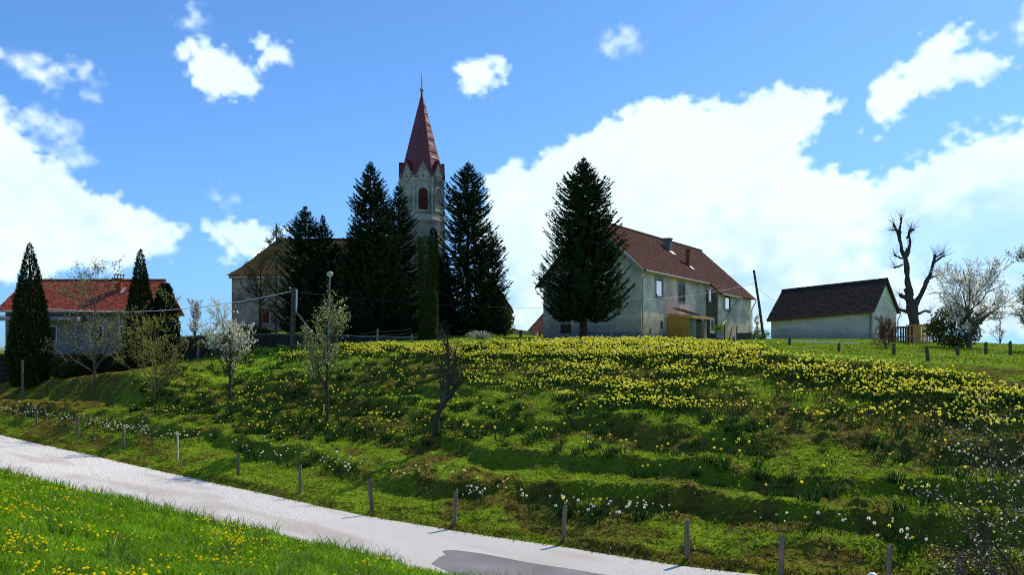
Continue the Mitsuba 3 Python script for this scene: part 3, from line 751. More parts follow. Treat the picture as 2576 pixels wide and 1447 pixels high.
for q in range(8):
    a, b = A[q], A[(q + 1) % 8]; n_ = unit((a + b) / 2 - TC * [1, 1, 0] - [0, 0, 0]); n_[2] = 0; n_ = unit(n_)
    ff_ = Fr(a, (b - a)[:2]); w = np.linalg.norm(b - a)      # x along the face, y inward
    g_ = prism([(0.0, z_val + 0.002), (w, z_val + 0.002), (w / 2, z_apex)], -0.004, 0.45, 'y', ff_)
    part(bel, 'gable', g_, 'mat_church')
    # little roofs of the gable running back to the spire
    rz0, rz1 = z_val + 0.02, z_apex + 0.05
    o2 = 0.09
    def rp(x, y, z): return ff_.w(np.array([x, y, z], float))
    back = 1.35
    sl = (z_apex - z_val) / (w / 2)
    for sgn in (0, 1):
        xs_ = (0.02, w / 2) if sgn == 0 else (w - 0.02, w / 2)
        e0, e1 = rp(xs_[0], -o2, z_val + 0.01), rp(xs_[0], back * 0.2, z_val + 0.01)
        r0_, r1_ = rp(xs_[1], -o2, z_apex + 0.06), rp(xs_[1], back, z_apex + 0.06)
        part(bel, 'gable_roof', roof_slab(e0, e1, r1_, r0_, 0.05), 'mat_spire')
    part(bel, 'corner_strip', box((-0.09, -0.03, z_bel + 0.56), (0.09, 0.06, z_val + 0.2), ff_), 'mat_trim')
    # roundel
    cz = zz(440, cy - 2) - 0.05; an = np.arange(24) * 2 * np.pi / 24
    disc = prism([(w / 2 + 0.34 * math.cos(t), cz + 0.34 * math.sin(t)) for t in an], -0.045, -0.006, 'y', ff_)
    ro = part(bel, 'roundel', disc, 'mat_trim')
    ring = tubes(np.array([[rp(w / 2 + 0.37 * math.cos(t), -0.05, cz + 0.37 * math.sin(t)) for t in np.append(an, an[:1])]]), np.full((1, 25), 0.045), 5, False)
    part(ro, 'rim', ring, 'mat_church')
    part(ro, 'cross_mark', cat([box((w / 2 - 0.22, -0.062, cz - 0.03), (w / 2 + 0.22, -0.047, cz + 0.04), ff_), box((w / 2 - 0.035, -0.060, cz + 0.042), (w / 2 + 0.035, -0.047, cz + 0.22), ff_), box((w / 2 - 0.035, -0.060, cz - 0.2), (w / 2 + 0.035, -0.047, cz - 0.032), ff_)]), 'mat_iron')
    # arched opening or blind niche
    za, zb_ = zz(528, cy - 2), zz(472, cy - 2); hw = 0.40
    arch = lambda h, gz_: [(w / 2 - h, za - gz_), (w / 2 + h, za - gz_)] + [(w / 2 + h * math.cos(t), zb_ - 0.40 + h * math.sin(t)) for t in np.linspace(0, np.pi, 11)]
    open_face = q % 2 == 1
    ring_pts = np.array([rp(x, -0.02, z) for x, z in arch(hw + 0.12, 0.0)] + [rp(*[(arch(hw + 0.12, 0.0)[0][0]), -0.02, arch(hw + 0.12, 0.0)[0][1]])])
    op = part(bel, 'window' if open_face else 'niche', prism(arch(hw, 0), -0.02, 0.0 - 0.004, 'y', ff_), 'mat_shutter' if open_face else 'mat_church', label='arched window closed with red-brown shutter' if open_face else 'blind arched niche')
    part(op, 'surround', tubes(ring_pts[None], np.full((1, len(ring_pts)), 0.075), 5, False), 'mat_trim')
    if open_face:
        part(op, 'sill', box((w / 2 - 0.6, -0.16, za - 0.16), (w / 2 + 0.6, -0.005, za - 0.09), ff_), 'mat_trim')
        for t in range(9): part(op, 'louvre', hexa([rp(x, y, z) for x in (w / 2 - hw + 0.04, w / 2 + hw - 0.04) for (y, z_) in ((-0.022, za + 0.1 + t * 0.15), (-0.06, za + 0.04 + t * 0.15)) for z in (z_, z_ + 0.03)]), 'mat_shutter')
# spire of sheet-metal panels
sp = part(ch_, 'spire', octa_solid(R8 * 0.985, z_val + 0.1, 0.03, z_tip), 'mat_spire')
r_ = rs(5)
rows = 13
for q in range(8):
    for t in range(rows):
        f0, f1 = t / rows, (t + 1) / rows
        def sp_pt(qq, f): return octa(R8 * 1.0 * (1 - f) + 0.05 * f, z_val + 0.12 + (z_tip - z_val - 0.1) * f)[qq]
        a, b, c, d = sp_pt(q, f0 - 0.004), sp_pt((q + 1) % 8, f0 - 0.004), sp_pt((q + 1) % 8, f1), sp_pt(q, f1)
        n_ = unit(np.cross(b - a, d - a)); 
        if np.dot(n_, a - TC) < 0: n_ = -n_
        ca_ = 1.0 if np.dot(unit((a + b) / 2 * [1, 1, 0] - TC * [1, 1, 0]), [0.75, -0.66, 0]) > 0.85 else 0.22
        j = r_.uniform(0.015, 0.045, 4) * ca_ + 0.006
        mid = (a + b + c + d) / 4 + n_ * (r_.uniform(-0.02, 0.05) * ca_ + 0.008)
        v = np.array([a + n_ * j[0], b + n_ * j[1], c + n_ * 0.008, d + n_ * 0.008, mid, a - n_ * 0.03, b - n_ * 0.03])
        part(sp, 'panel', (v, [[0, 1, 4], [1, 2, 4], [2, 3, 4], [3, 0, 4], [5, 6, 1], [5, 1, 0]]), 'mat_spire')
zb0 = z_tip
def lathe(prof, c, n_=14):
    P_ = np.array([[c[0] + r * math.cos(t), c[1] + r * math.sin(t), z] for r, z in prof for t in np.arange(n_) * 2 * np.pi / n_]); m_ = len(prof)
    f = [[i_ * n_ + j_, i_ * n_ + (j_ + 1) % n_, (i_ + 1) * n_ + (j_ + 1) % n_, (i_ + 1) * n_ + j_] for i_ in range(m_ - 1) for j_ in range(n_)]
    return P_, tri(f)
part(sp, 'finial_collar', lathe([(0.01, zb0 - 0.5), (0.16, zb0 - 0.45), (0.10, zb0 - 0.1), (0.07, zb0 + 0.2), (0.01, zb0 + 0.22)], TC), 'mat_iron', smooth=40)
part(sp, 'finial_ball', lathe([(0.02, zb0 + 0.19)] + [(0.19 * math.sin(t), zb0 + 0.4 - 0.2 * math.cos(t)) for t in np.linspace(0.1, 3.04, 9)] + [(0.01, zb0 + 0.6)], TC), 'mat_zinc', smooth=True)
part(sp, 'finial_rod', tube1([(TC[0], TC[1], zb0 + 0.58), (TC[0], TC[1], zz(182))], [0.045, 0.02], 6), 'mat_iron')
# nave: hipped left end, wall towards the camera in shade
NX0, NY0, NY1 = (583 - U0) / F * 85, 85.0, 95.0
NX1 = TC[0] + 1.0
nzb, nze, nzr = 0.8, zz(693, 85), zz(603, 90)
part(ch_, 'nave_wall', box((NX0, NY0, nzb - 1.5), (NX1, NY1, nze + 0.15)), 'mat_church')
hipx = (697 - U0) / F * 90
ov = 0.4
P0, P1, P2, P3 = (np.array(q, float) for q in ((NX0 - ov, NY0 - ov, nze), (NX1, NY0 - ov, nze), (NX1, 90, nzr), (hipx, 90, nzr)))
Q0, Q1 = np.array((NX0 - ov, NY1 + ov, nze)), np.array((NX1, NY1 + ov, nze))
def bell(a, b, f, sag=0.35): return a + (b - a) * f - np.array([0, 0, sag * 4 * f * (1 - f) * (1 - f)])
nr = []
fs_ = np.linspace(0, 1, 7)
for f0, f1 in zip(fs_[:-1], fs_[1:]):
    fr_ = [(bell(P0, P3, f0), bell(P1, P2, f0), bell(P1, P2, f1), bell(P0, P3, f1)), (bell(Q0, P3, f0), bell(P0, P3, f0), bell(P0, P3, f1), bell(Q0, P3, f1)), (bell(Q1, P2, f0), bell(Q0, P3, f0), bell(Q0, P3, f1), bell(Q1, P2, f1))]
    nr += [(np.array(c), [[0, 1, 2, 3]]) for c in fr_]
nroof = part(ch_, 'nave_roof', cat(nr), 'mat_tile_mossy')
nn = np.array([0, -(nzr - nze), 90 - NY0 + ov])
ncol, nrow = 70, 16
C_, R_ = [q.ravel() for q in np.meshgrid(np.arange(ncol), np.arange(nrow), indexing='ij')]
tl = []
for c, r in zip(C_, R_):
    f0, f1 = r / nrow, (r + 1.12) / nrow
    xa, xb = NX0 - ov + (NX1 - NX0 + ov) * (c + 0.03) / ncol, NX0 - ov + (NX1 - NX0 + ov) * (c + 0.97) / ncol
    if xa < NX0 - ov + (hipx - NX0 + ov) * f0 + 0.05: continue
    pa, pb = bell(P0, P3, f0), bell(P0, P3, min(f1, 1)); up_ = unit(nn)
    d_ = np.linalg.norm([xa, pa[1], pa[2]])
    v = np.array([(xa, pa[1], pa[2]), ((xa + xb) / 2, pa[1], pa[2]), (xb, pa[1], pa[2]), (xb, pb[1], pb[2]), (xa, pb[1], pb[2])]) + up_ * np.array([[0.04], [0.075], [0.04], [0.01], [0.01]])
    tl.append((v, [[0, 1, 4], [1, 3, 4], [1, 2, 3]], abs((xa + xb) / 2 + 24)))
tl.sort(key=lambda q: q[2])
for v, f, _ in tl[:300]: part(nroof, 'tile', (v, f), 'mat_tile_mossy')
part(nroof, 'tile_field', cat([(v, f) for v, f, _ in tl[300:]]), 'mat_tile_mossy', kind='stuff')
ridge_caps(nroof, P3 + [0, 0, 0.03], P2 + [0, 0, 0.03], 40, 0.14, 'mat_tile_brown')
part(ch_, 'eaves_cornice', box((NX0 - 0.2, NY0 - 0.22, nze - 0.30), (NX1, NY0 - 0.003, nze - 0.02)), 'mat_trim')
for (u0, u1, v0, v1) in ((657, 677, 777, 813), (822, 842, 777, 813)):
    x0, x1 = (u0 - U0) / F * 85, (u1 - U0) / F * 85
    wn = part(ch_, 'window', box((x0, NY0 - 0.02, zz(v1, 85)), (x1, NY0 - 0.004, zz(v0, 85))), 'mat_shutter')
    part(wn, 'surround', frame_rect(WORLD, x0 - 0.15, x1 + 0.15, zz(v1, 85) - 0.15, zz(v0, 85) + 0.15, NY0 - 0.07, NY0 - 0.003, 0.148), 'mat_trim')

# ---- small gabled chapel right of the church
cp = thing('chapel', 'small beige gabled chapel half hidden behind the right spruce', 'chapel')
c0, c1, cyy = (1193 - U0) / F * 78, (1284 - U0) / F * 78, 78.0
cze, czr = zz(772, 78), zz(700, 78); cm = (c0 + c1) / 2
part(cp, 'wall', prism([(c0, -0.5), (c1, -0.5), (c1, cze), (cm, czr), (c0, cze)], cyy, cyy + 5, 'y'), 'mat_yardwall')
kc = (czr - cze) / (c1 - cm)
for sg, xe in ((-1, c0), (1, c1)):
    e = (xe + sg * 0.25, cze - kc * 0.25 + 0.1)
    part(cp, 'roof', roof_slab((e[0], cyy - 0.3, e[1]), (e[0], cyy + 5.3, e[1]), (cm, cyy + 5.3, czr + 0.1), (cm, cyy - 0.3, czr + 0.1), 0.1), 'mat_tile_brown')
part(cp, 'string_course', box((c0 - 0.03, cyy - 0.06, cze - 0.12), (c1 + 0.03, cyy - 0.004, cze)), 'mat_trim')

# ---- walls round the churchyard
def wall_run(name, pts, h, t, mat, label, cat_='wall', cap=True, capmat='mat_concrete'):
    key = thing(name, label, cat_)
    for (a, b) in zip(pts[:-1], pts[1:]):
        a, b = np.array(a, float), np.array(b, float); fr = Fr((a[0], a[1], 0), (b - a)[:2]); L = np.linalg.norm((b - a)[:2])
        v = [fr.w((x, y, z)) for (x, zt_, zb_) in ((0, a[2], a[2] - h), (L, b[2], b[2] - h)) for y in (-t / 2, t / 2) for z in (zb_, zt_)]
        part(key, 'wall_panel', hexa(v), mat)
        if cap:
            v = [fr.w((x, y, z)) for (x, zt_) in ((0.003, a[2]), (L - 0.003, b[2])) for y in (-t / 2 - 0.05, t / 2 + 0.05) for z in (zt_ + 0.003, zt_ + 0.09)]
            part(key, 'coping', hexa(v), capmat)
    return key
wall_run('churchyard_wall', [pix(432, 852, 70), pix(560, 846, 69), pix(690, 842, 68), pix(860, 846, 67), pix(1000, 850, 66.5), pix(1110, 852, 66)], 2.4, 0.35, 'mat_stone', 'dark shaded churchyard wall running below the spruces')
wall_run('cemetery_wall', [pix(1283, 829, 82), pix(1322, 835, 81), pix(1352, 838, 80.5)], 1.6, 0.3, 'mat_yardwall', 'sunlit crumbling plaster wall between chapel and farmhouse')
# red outbuilding roof behind
ob = thing('outbuilding', 'red-brown tiled outbuilding roof peeping out left of the farmhouse', 'outbuilding')
oe0, oe1 = pix(1318, 842, 96), pix(1420, 842, 96); or0, or1 = pix(1366, 788, 100), pix(1450, 780, 100)
oro = part(ob, 'roof', roof_slab(oe0, oe1, or1, or0), 'mat_tile_brown')
tile_roof(oro, oe0, oe1 - oe0, or0 - oe0, np.cross(oe1 - oe0, or0 - oe0), 14, 9, 'mat_tile_brown', 0.09, 12)
part(ob, 'wall', box((oe0[0] + 0.5, 96.6, -1), (oe1[0] - 0.2, 101, oe0[2] + 0.1)), 'mat_yardwall')
# garden wall of rubble stones under the left house
gw = thing('garden_wall', 'dark dry-stone garden wall below the red roofed house', 'wall')
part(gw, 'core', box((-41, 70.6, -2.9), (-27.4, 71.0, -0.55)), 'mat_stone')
r_ = rs(31)
for row in range(5):
    x = -41.0 + r_.uniform(0, 0.3)
    while x < -27.6:
        w = r_.uniform(0.35, 0.75); zc = -2.6 + row * 0.42
        v, f = box((x, 70.42 - r_.uniform(0, 0.08), zc + r_.uniform(0, 0.04)), (x + w - 0.04, 70.62, zc + 0.38 - r_.uniform(0, 0.05)))
        v = v + r_.normal(size=v.shape) * 0.025
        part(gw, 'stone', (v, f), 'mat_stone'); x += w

# ------------------------------------------------------------------ conifers
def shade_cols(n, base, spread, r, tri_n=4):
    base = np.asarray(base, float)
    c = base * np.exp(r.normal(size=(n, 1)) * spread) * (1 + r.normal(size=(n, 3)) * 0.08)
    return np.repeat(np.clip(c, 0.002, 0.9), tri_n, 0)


def spruce(loc, H, R, seed, label, nb=460, first=0.06, col=(0.019, 0.037, 0.013), pw=0.85, lean=0.0, name='spruce_tree', cat_='tree', dens=1.0, group=None, trunk_r=None, top_gap=0.0):
    r = rs(seed); key = thing(name, label, cat_, group); R = R * 1.24
    K = 6; tr = trunk_r or H * 0.014
    zs = np.linspace(-0.5, H, 9)
    part(key, 'trunk', tube1(np.stack([loc[0] + lean * zs / H, np.full(9, loc[1]), loc[2] + zs], 1), np.linspace(tr * 1.25, 0.02, 9), 9), 'mat_bark', smooth=True)
    t = np.sort(r.uniform(0, 1, nb) ** 1.15); az = np.arange(nb) * 2.39996 + r.normal(size=nb) * 0.4
    h = H * (first + (0.985 - first) * t)
    lobes = 0.82 + 0.30 * meshkit.noise(np.stack([np.cos(az) * 1.3 + 7 * seed, np.sin(az) * 1.3, t * 9], 1), seed)
    rad = (R * (1 - t) ** pw * lobes * r.uniform(0.62, 1.12, nb) + 0.10) * np.clip(0.72 + t * 2.2, 0, 1) * np.clip((1.01 - t) / 0.20, 0.1, 1) ** 0.55
    out = np.stack([np.cos(az), np.sin(az), 0 * az], 1)
    q = np.linspace(0, 1, K)
    rise = (0.34 * t + 0.0)[:, None] * q - (0.46 - 0.30 * t)[:, None] * np.sin(q * np.pi * 0.8) * 0.9 + 0.18 * q ** 3
    P = np.array([loc[0], loc[1], loc[2]]) + out[:, None] * (rad[:, None] * q)[..., None]
    P[..., 0] += lean * (h / H)[:, None]
    P[..., 2] += h[:, None] + rad[:, None] * rise
    part(key, 'branches', tubes(P[::2], np.linspace(0.035, 0.008, K)[None] * np.ones((len(P[::2]), 1)), 3), 'mat_bark', kind='stuff')
    m = np.maximum((dens * (12 + rad * 36)).astype(int), 6)
    b = np.repeat(np.arange(nb), m); n = len(b)
    f = r.uniform(0.12, 1.0, n) ** 0.8
    x = f * (K - 1); i0 = np.minimum(x.astype(int), K - 2); w = (x - i0)[:, None]
    C = P[b, i0] * (1 - w) + P[b, i0 + 1] * w
    along_ = unit(P[b, i0 + 1] - P[b, i0])
    side = np.stack([-np.sin(az), np.cos(az), 0 * az], 1)[b] * np.sign(r.normal(size=(n, 1)))
    D = unit(along_ * r.uniform(0.35, 1.0, (n, 1)) + side * r.uniform(0, 1.15, (n, 1)) + np.array([0, 0, 1.0]) * (r.normal(size=(n, 1)) * 0.22 - 0.32 + 0.26 * t[b][:, None]))
    L = r.uniform(0.18, 0.46, n) * (0.55 + 0.45 * np.clip(rad[b] / 1.3, 0, 1)) * (1.15 - 0.35 * f)
    v, fc = kites(C - D * L[:, None] * 0.12, D, L, L * r.uniform(0.16, 0.27, n), r)
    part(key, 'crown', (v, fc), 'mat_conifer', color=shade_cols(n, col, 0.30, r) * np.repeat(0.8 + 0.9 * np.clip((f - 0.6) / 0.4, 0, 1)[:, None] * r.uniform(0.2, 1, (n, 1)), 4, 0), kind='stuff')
    return key


def column(loc, H, R, seed, label, shape, n=9000, col=(0.022, 0.038, 0.010), name='thuja_tree', L=0.30, up=0.9, group=None):
    """dense columnar evergreen of upright sprays; shape(t) = relative radius at relative height t"""
    r = rs(seed); key = thing(name, label, 'tree', group)
    part(key, 'trunk', tube1([(loc[0], loc[1], loc[2] - 0.4), (loc[0], loc[1], loc[2] + H * 0.9)], [R * 0.22, 0.03], 7), 'mat_bark')
    n = int(n * 1.7); t = r.uniform(0, 1, n); wgt = shape(t); keep = r.uniform(0, 1, n) < np.clip(wgt / wgt.max(), 0.08, 1); t = t[keep]; n = len(t)
    az = r.uniform(0, 2 * np.pi, n)
    p = np.stack([np.cos(az), np.sin(az), t * H / R * 0.8], 1)
    bump = 0.80 + 0.42 * meshkit.fbm(p * 2.1 + seed, 3, seed) + 0.0
    rr = R * shape(t) * bump * np.sqrt(r.uniform(0.40, 1.0, n))
    out = np.stack([np.cos(az), np.sin(az), 0 * az], 1)
    C = np.asarray(loc) + out * rr[:, None] + np.array([0, 0, 1.0]) * (t * H)[:, None]
    D = unit(out * r.uniform(0.2, 0.9, (n, 1)) + np.array([0, 0, up]) + r.normal(size=(n, 3)) * 0.30)
    l = r.uniform(0.5, 1.2, n) * L * np.clip(1.3 - t * 0.6, 0.5, 1)
    v, f = kites(C, D, l, l * 0.30, r)
    part(key, 'crown', (v, f), 'mat_conifer', color=shade_cols(n, col, 0.30, r), kind='stuff')
    return key


def up_to(u, v_tip, y):
    p = at(u, y); return p, zz(v_tip, y) - p[2]


def cone_shape(a): return lambda t: np.clip((1 - t) ** a, 0.02, 1) * np.clip(0.55 + 3 * t, 0, 1)


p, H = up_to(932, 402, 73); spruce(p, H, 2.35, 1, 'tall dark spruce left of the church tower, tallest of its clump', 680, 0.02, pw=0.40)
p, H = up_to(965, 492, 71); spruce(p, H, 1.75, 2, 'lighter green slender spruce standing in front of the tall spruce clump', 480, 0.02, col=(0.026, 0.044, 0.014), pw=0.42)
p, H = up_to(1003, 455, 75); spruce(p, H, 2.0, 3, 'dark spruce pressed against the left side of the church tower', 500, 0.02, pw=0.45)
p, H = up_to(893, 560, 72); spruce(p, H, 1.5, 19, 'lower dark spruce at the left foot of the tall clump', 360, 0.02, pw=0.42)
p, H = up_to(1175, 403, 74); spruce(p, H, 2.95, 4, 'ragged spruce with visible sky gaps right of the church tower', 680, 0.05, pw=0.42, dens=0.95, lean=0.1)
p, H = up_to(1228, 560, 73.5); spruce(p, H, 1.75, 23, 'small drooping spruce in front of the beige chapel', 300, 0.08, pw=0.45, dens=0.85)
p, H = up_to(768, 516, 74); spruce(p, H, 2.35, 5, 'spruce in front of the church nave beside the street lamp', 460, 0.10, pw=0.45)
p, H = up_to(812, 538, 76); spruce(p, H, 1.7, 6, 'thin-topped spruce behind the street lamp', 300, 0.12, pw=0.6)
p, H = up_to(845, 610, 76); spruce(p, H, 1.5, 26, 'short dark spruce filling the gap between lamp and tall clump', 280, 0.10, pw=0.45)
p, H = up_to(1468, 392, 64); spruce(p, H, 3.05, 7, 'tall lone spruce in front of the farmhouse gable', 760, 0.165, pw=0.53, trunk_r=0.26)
thuj = lambda t: np.clip((1 - t), 0.0, 1) ** 0.72 * np.clip(0.62 + 1.6 * t, 0, 1)
p, H = up_to(75, 613, 66); column(p, H, 1.85, 11, 'tall pointed thuja at the left edge before the red roofed house', thuj, 17000)
p, H = up_to(353, 630, 69); column(p, H, 1.5, 12, 'pointed thuja at the right end of the red roofed house', thuj, 13000)
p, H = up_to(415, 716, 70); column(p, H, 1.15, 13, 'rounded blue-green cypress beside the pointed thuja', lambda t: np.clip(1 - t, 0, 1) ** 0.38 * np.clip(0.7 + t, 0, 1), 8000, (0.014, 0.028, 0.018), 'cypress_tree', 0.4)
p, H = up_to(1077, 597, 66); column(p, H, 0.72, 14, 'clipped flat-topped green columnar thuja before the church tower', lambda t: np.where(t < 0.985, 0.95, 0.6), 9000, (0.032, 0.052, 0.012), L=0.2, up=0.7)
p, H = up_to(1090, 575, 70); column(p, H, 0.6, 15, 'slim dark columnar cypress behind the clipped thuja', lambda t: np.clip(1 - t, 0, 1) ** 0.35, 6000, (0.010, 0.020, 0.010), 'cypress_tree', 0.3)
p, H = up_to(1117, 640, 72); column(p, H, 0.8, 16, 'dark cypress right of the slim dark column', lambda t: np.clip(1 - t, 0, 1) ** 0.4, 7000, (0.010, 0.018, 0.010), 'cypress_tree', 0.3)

# ------------------------------------------------------------------ leafless and flowering trees
def grow(P, R, n_per, r, t0, t1, ang, length, K, up=0.3, wob=0.25, rr=0.6, tip=0.35, len_fall=0.5):
    """children of every polyline of P (B, K, 3)"""
    B, K0, _ = P.shape; b = np.repeat(np.arange(B), n_per); n = len(b)
    t = r.uniform(t0, t1, n); x = t * (K0 - 1); i = np.minimum(x.astype(int), K0 - 2); w = (x - i)[:, None]
    o = P[b, i] * (1 - w) + P[b, i + 1] * w; d = unit(P[b, i + 1] - P[b, i])
    pr = R[b, i] * (1 - w[:, 0]) + R[b, i + 1] * w[:, 0]
    perp = unit(np.cross(d, r.normal(size=(n, 3)))); a = ang * r.uniform(0.7, 1.3, n)[:, None]
    D = unit(d * np.cos(a) + perp * np.sin(a)); L = length * r.uniform(0.6, 1.2, n) * (1 - len_fall * t)
    pts = [o]; st = (L / (K - 1))[:, None]
    for _ in range(K - 1):
        D = unit(D + r.normal(size=(n, 3)) * wob + np.array([0, 0, up])); pts.append(pts[-1] + D * st)
    Q = np.stack(pts, 1); rad = np.maximum(pr * rr, 0.004)[:, None] * np.linspace(1, tip, K)[None]
    return Q, rad


def along(Q, n, r, t0=0.1):
    b = r.integers(0, len(Q), n); x = r.uniform(t0, 1, n) * (Q.shape[1] - 1); i = np.minimum(x.astype(int), Q.shape[1] - 2); w = (x - i)[:, None]
    return Q[b, i] * (1 - w) + Q[b, i + 1] * w, unit(Q[b, i + 1] - Q[b, i])


def orchard_tree(base, H, spread, seed, label, trunk_pts=None, forks=(5, 6, 7), fork_h=0.3, bark='mat_bark', tr=0.07, bloom=0, bcol=(0.75, 0.76, 0.62), bsize=0.05, leaf=0, lcol=(0.12, 0.16, 0.03), lsize=0.05,
                 ang=0.65, up=0.35, name='fruit_tree', cat_='tree', twig_r=1.0, len2=0.42, len3=0.22, group=None, bpart='blossom'):
    r = rs(seed); key = thing(name, label, cat_, group)
    base = np.asarray(base, float)
    if trunk_pts is None: trunk_pts = [(0, 0, -0.25), (0.02, 0, fork_h * H * 0.6), (0.0, 0.02, fork_h * H), (0.03, 0, 0.62 * H), (0.0, 0, 0.9 * H)]
    tp = np.array(trunk_pts, float) + base
    s = np.linspace(0, len(tp) - 1, 10); i = np.minimum(s.astype(int), len(tp) - 2); P0 = (tp[i] * (1 - (s - i))[:, None] + tp[i + 1] * (s - i)[:, None])[None]
    P0[0, 1:] += r.normal(size=(9, 3)) * 0.012
    R0 = (np.linspace(1, 0.22, 10) ** 1.0 * tr)[None]
    part(key, 'trunk', tubes(P0, R0, 8), bark, smooth=True)
    P1, R1_ = grow(P0, R0, forks[0] * 2, r, fork_h, 0.92, ang, spread, 6, up, 0.13, 0.62, 0.3)
    P2, R2_ = grow(P1, R1_, forks[1], r, 0.2, 1.0, 0.6, spread * len2 * 1.2, 5, up * 0.6, 0.18, 0.6, 0.4)
    P3, R3_ = grow(P2, R2_, forks[2], r, 0.15, 1.0, 0.7, spread * len3 * 1.2, 4, up * 0.4, 0.22, 0.65, 0.5)
    lim = lambda q, lo: np.maximum(q, lo * twig_r)
    part(key, 'branches', cat([tubes(P1, lim(R1_, 0.010), 5), tubes(P2, lim(R2_, 0.006), 3)]), bark, kind='stuff')
    part(key, 'twigs', tubes(P3, lim(R3_, 0.0045), 3, False), bark, kind='stuff')
    for nm, num, col, size in ((bpart, bloom, bcol, bsize), ('leaf_buds', leaf, lcol, lsize)):
        if not num: continue
        a, d1 = along(P3, int(num * 0.7), r); b_, d2 = along(P2, num - int(num * 0.7), r, 0.3)
        C = np.vstack([a, b_]) + r.normal(size=(num, 3)) * 0.022; D = unit(np.vstack([d1, d2]) * 0.5 + r.normal(size=(num, 3)))
        l = size * r.uniform(0.6, 1.5, num)
        v, f = kites(C, D, l, l * 0.85, r)
        part(key, nm, (v, f), 'mat_petal' if nm == bpart else 'mat_leaf', color=shade_cols(num, col, 0.15, r), kind='stuff')
    return key


WHITE = (0.80, 0.80, 0.70)
def tree_at(u, v, v_top): p = gpix(u, v)[0]; return p, (v - v_top) / F * p[1]
p, H = tree_at(238, 982, 700); orchard_tree(p, H, H * 0.66, 41, 'grey budding fruit tree on the left slope before the red roof', fork_h=0.22, tr=0.11, forks=(8, 6, 6), bark='mat_bark_grey', leaf=3300, lcol=(0.22, 0.23, 0.09), lsize=0.085, bloom=900, bcol=(0.45, 0.46, 0.34), up=0.12, ang=0.9)
p, H = tree_at(390, 1004, 800); orchard_tree(p, H, H * 0.80, 42, 'yellowish vase-shaped plum tree left of the white blossoming tree', fork_h=0.16, tr=0.09, forks=(7, 6, 6), bark='mat_twig_yellow', leaf=3200, lcol=(0.30, 0.29, 0.08), lsize=0.075, up=0.17, ang=0.85)
p, H = tree_at(578, 1028, 790); orchard_tree(p, H, H * 0.60, 43, 'small tree thick with white blossom on the left slope', fork_h=0.36, tr=0.085, forks=(7, 5, 6), bark='mat_bark', bloom=4800, bcol=(0.70, 0.73, 0.58), bsize=0.075, up=0.26, ang=0.62, twig_r=1.2)
p, H = tree_at(822, 1064, 790); orchard_tree(p, H, H * 0.60, 44, 'fruit tree with sparse white-green blossom left of the bare tree', fork_h=0.32, tr=0.08, forks=(8, 6, 6), bark='mat_bark', bloom=1300, bcol=(0.58, 0.64, 0.42), bsize=0.06, leaf=2400, lcol=(0.24, 0.29, 0.09), lsize=0.07, up=0.26, ang=0.68)
p, H = tree_at(1097, 1094, 830)
sc = H / 4.2
orchard_tree(p, H, H * 0.42, 45, 'crooked bare fruit tree leaning right in the middle of the slope', trunk_pts=[(0, 0, -0.2), (0.0, 0, 0.55 * sc), (0.12 * sc, 0, 0.95 * sc), (0.42 * sc, 0.02, 1.5 * sc), (0.5 * sc, 0, 2.3 * sc), (0.52 * sc, 0, 3.2 * sc), (0.42 * sc, 0, 4.0 * sc)],
             fork_h=0.36, tr=0.125, forks=(6, 6, 6), bark='mat_bark', up=0.22, ang=0.7)
p = gpix(1110, 868)[0]; orchard_tree(at(1100, 58), 3.6, 1.1, 46, 'thin bare whippy shrub against the dark spruces', fork_h=0.05, tr=0.04, forks=(5, 3, 3), bark='mat_bark_grey', up=0.4, ang=0.35, name='bare_shrub', cat_='shrub')
# larch and bare tree by the church
p = at(695, 77); orchard_tree(p, zz(530, 77) - p[2], 1.5, 47, 'slender larch with fine green twigs in front of the church', fork_h=0.25, tr=0.15, forks=(22, 4, 5), bark='mat_bark_grey', leaf=2600, lcol=(0.13, 0.16, 0.05), lsize=0.09, ang=1.25, up=0.08, name='larch_tree', twig_r=1.6, len2=0.5, len3=0.3)
p = at(655, 79); orchard_tree(p, zz(640, 79) - p[2], 3.0, 48, 'spreading bare tree at the church corner left of the larch', fork_h=0.40, tr=0.20, forks=(8, 6, 6), bark='mat_bark', leaf=1400, lcol=(0.10, 0.12, 0.03), lsize=0.08, ang=0.95, up=0.14, name='bare_tree', twig_r=2.0)
p = at(490, 80); orchard_tree(p, zz(752, 80) - p[2], 1.8, 49, 'distant pale blossoming tree between cypress and church', fork_h=0.2, tr=0.1, forks=(7, 5, 5), bark='mat_bark_grey', bloom=1600, bcol=(0.62, 0.64, 0.62), bsize=0.09, up=0.3, twig_r=1.8)
p = at(1905, 78); orchard_tree(p, 1.9, 1.0, 50, 'small twiggy garden shrub at the foot of the leaning pole', fork_h=0.05, tr=0.03, forks=(7, 4, 4), bark='mat_twig_yellow', leaf=500, lcol=(0.35, 0.36, 0.2), lsize=0.08, up=0.5, ang=0.5, name='garden_shrub', cat_='shrub')
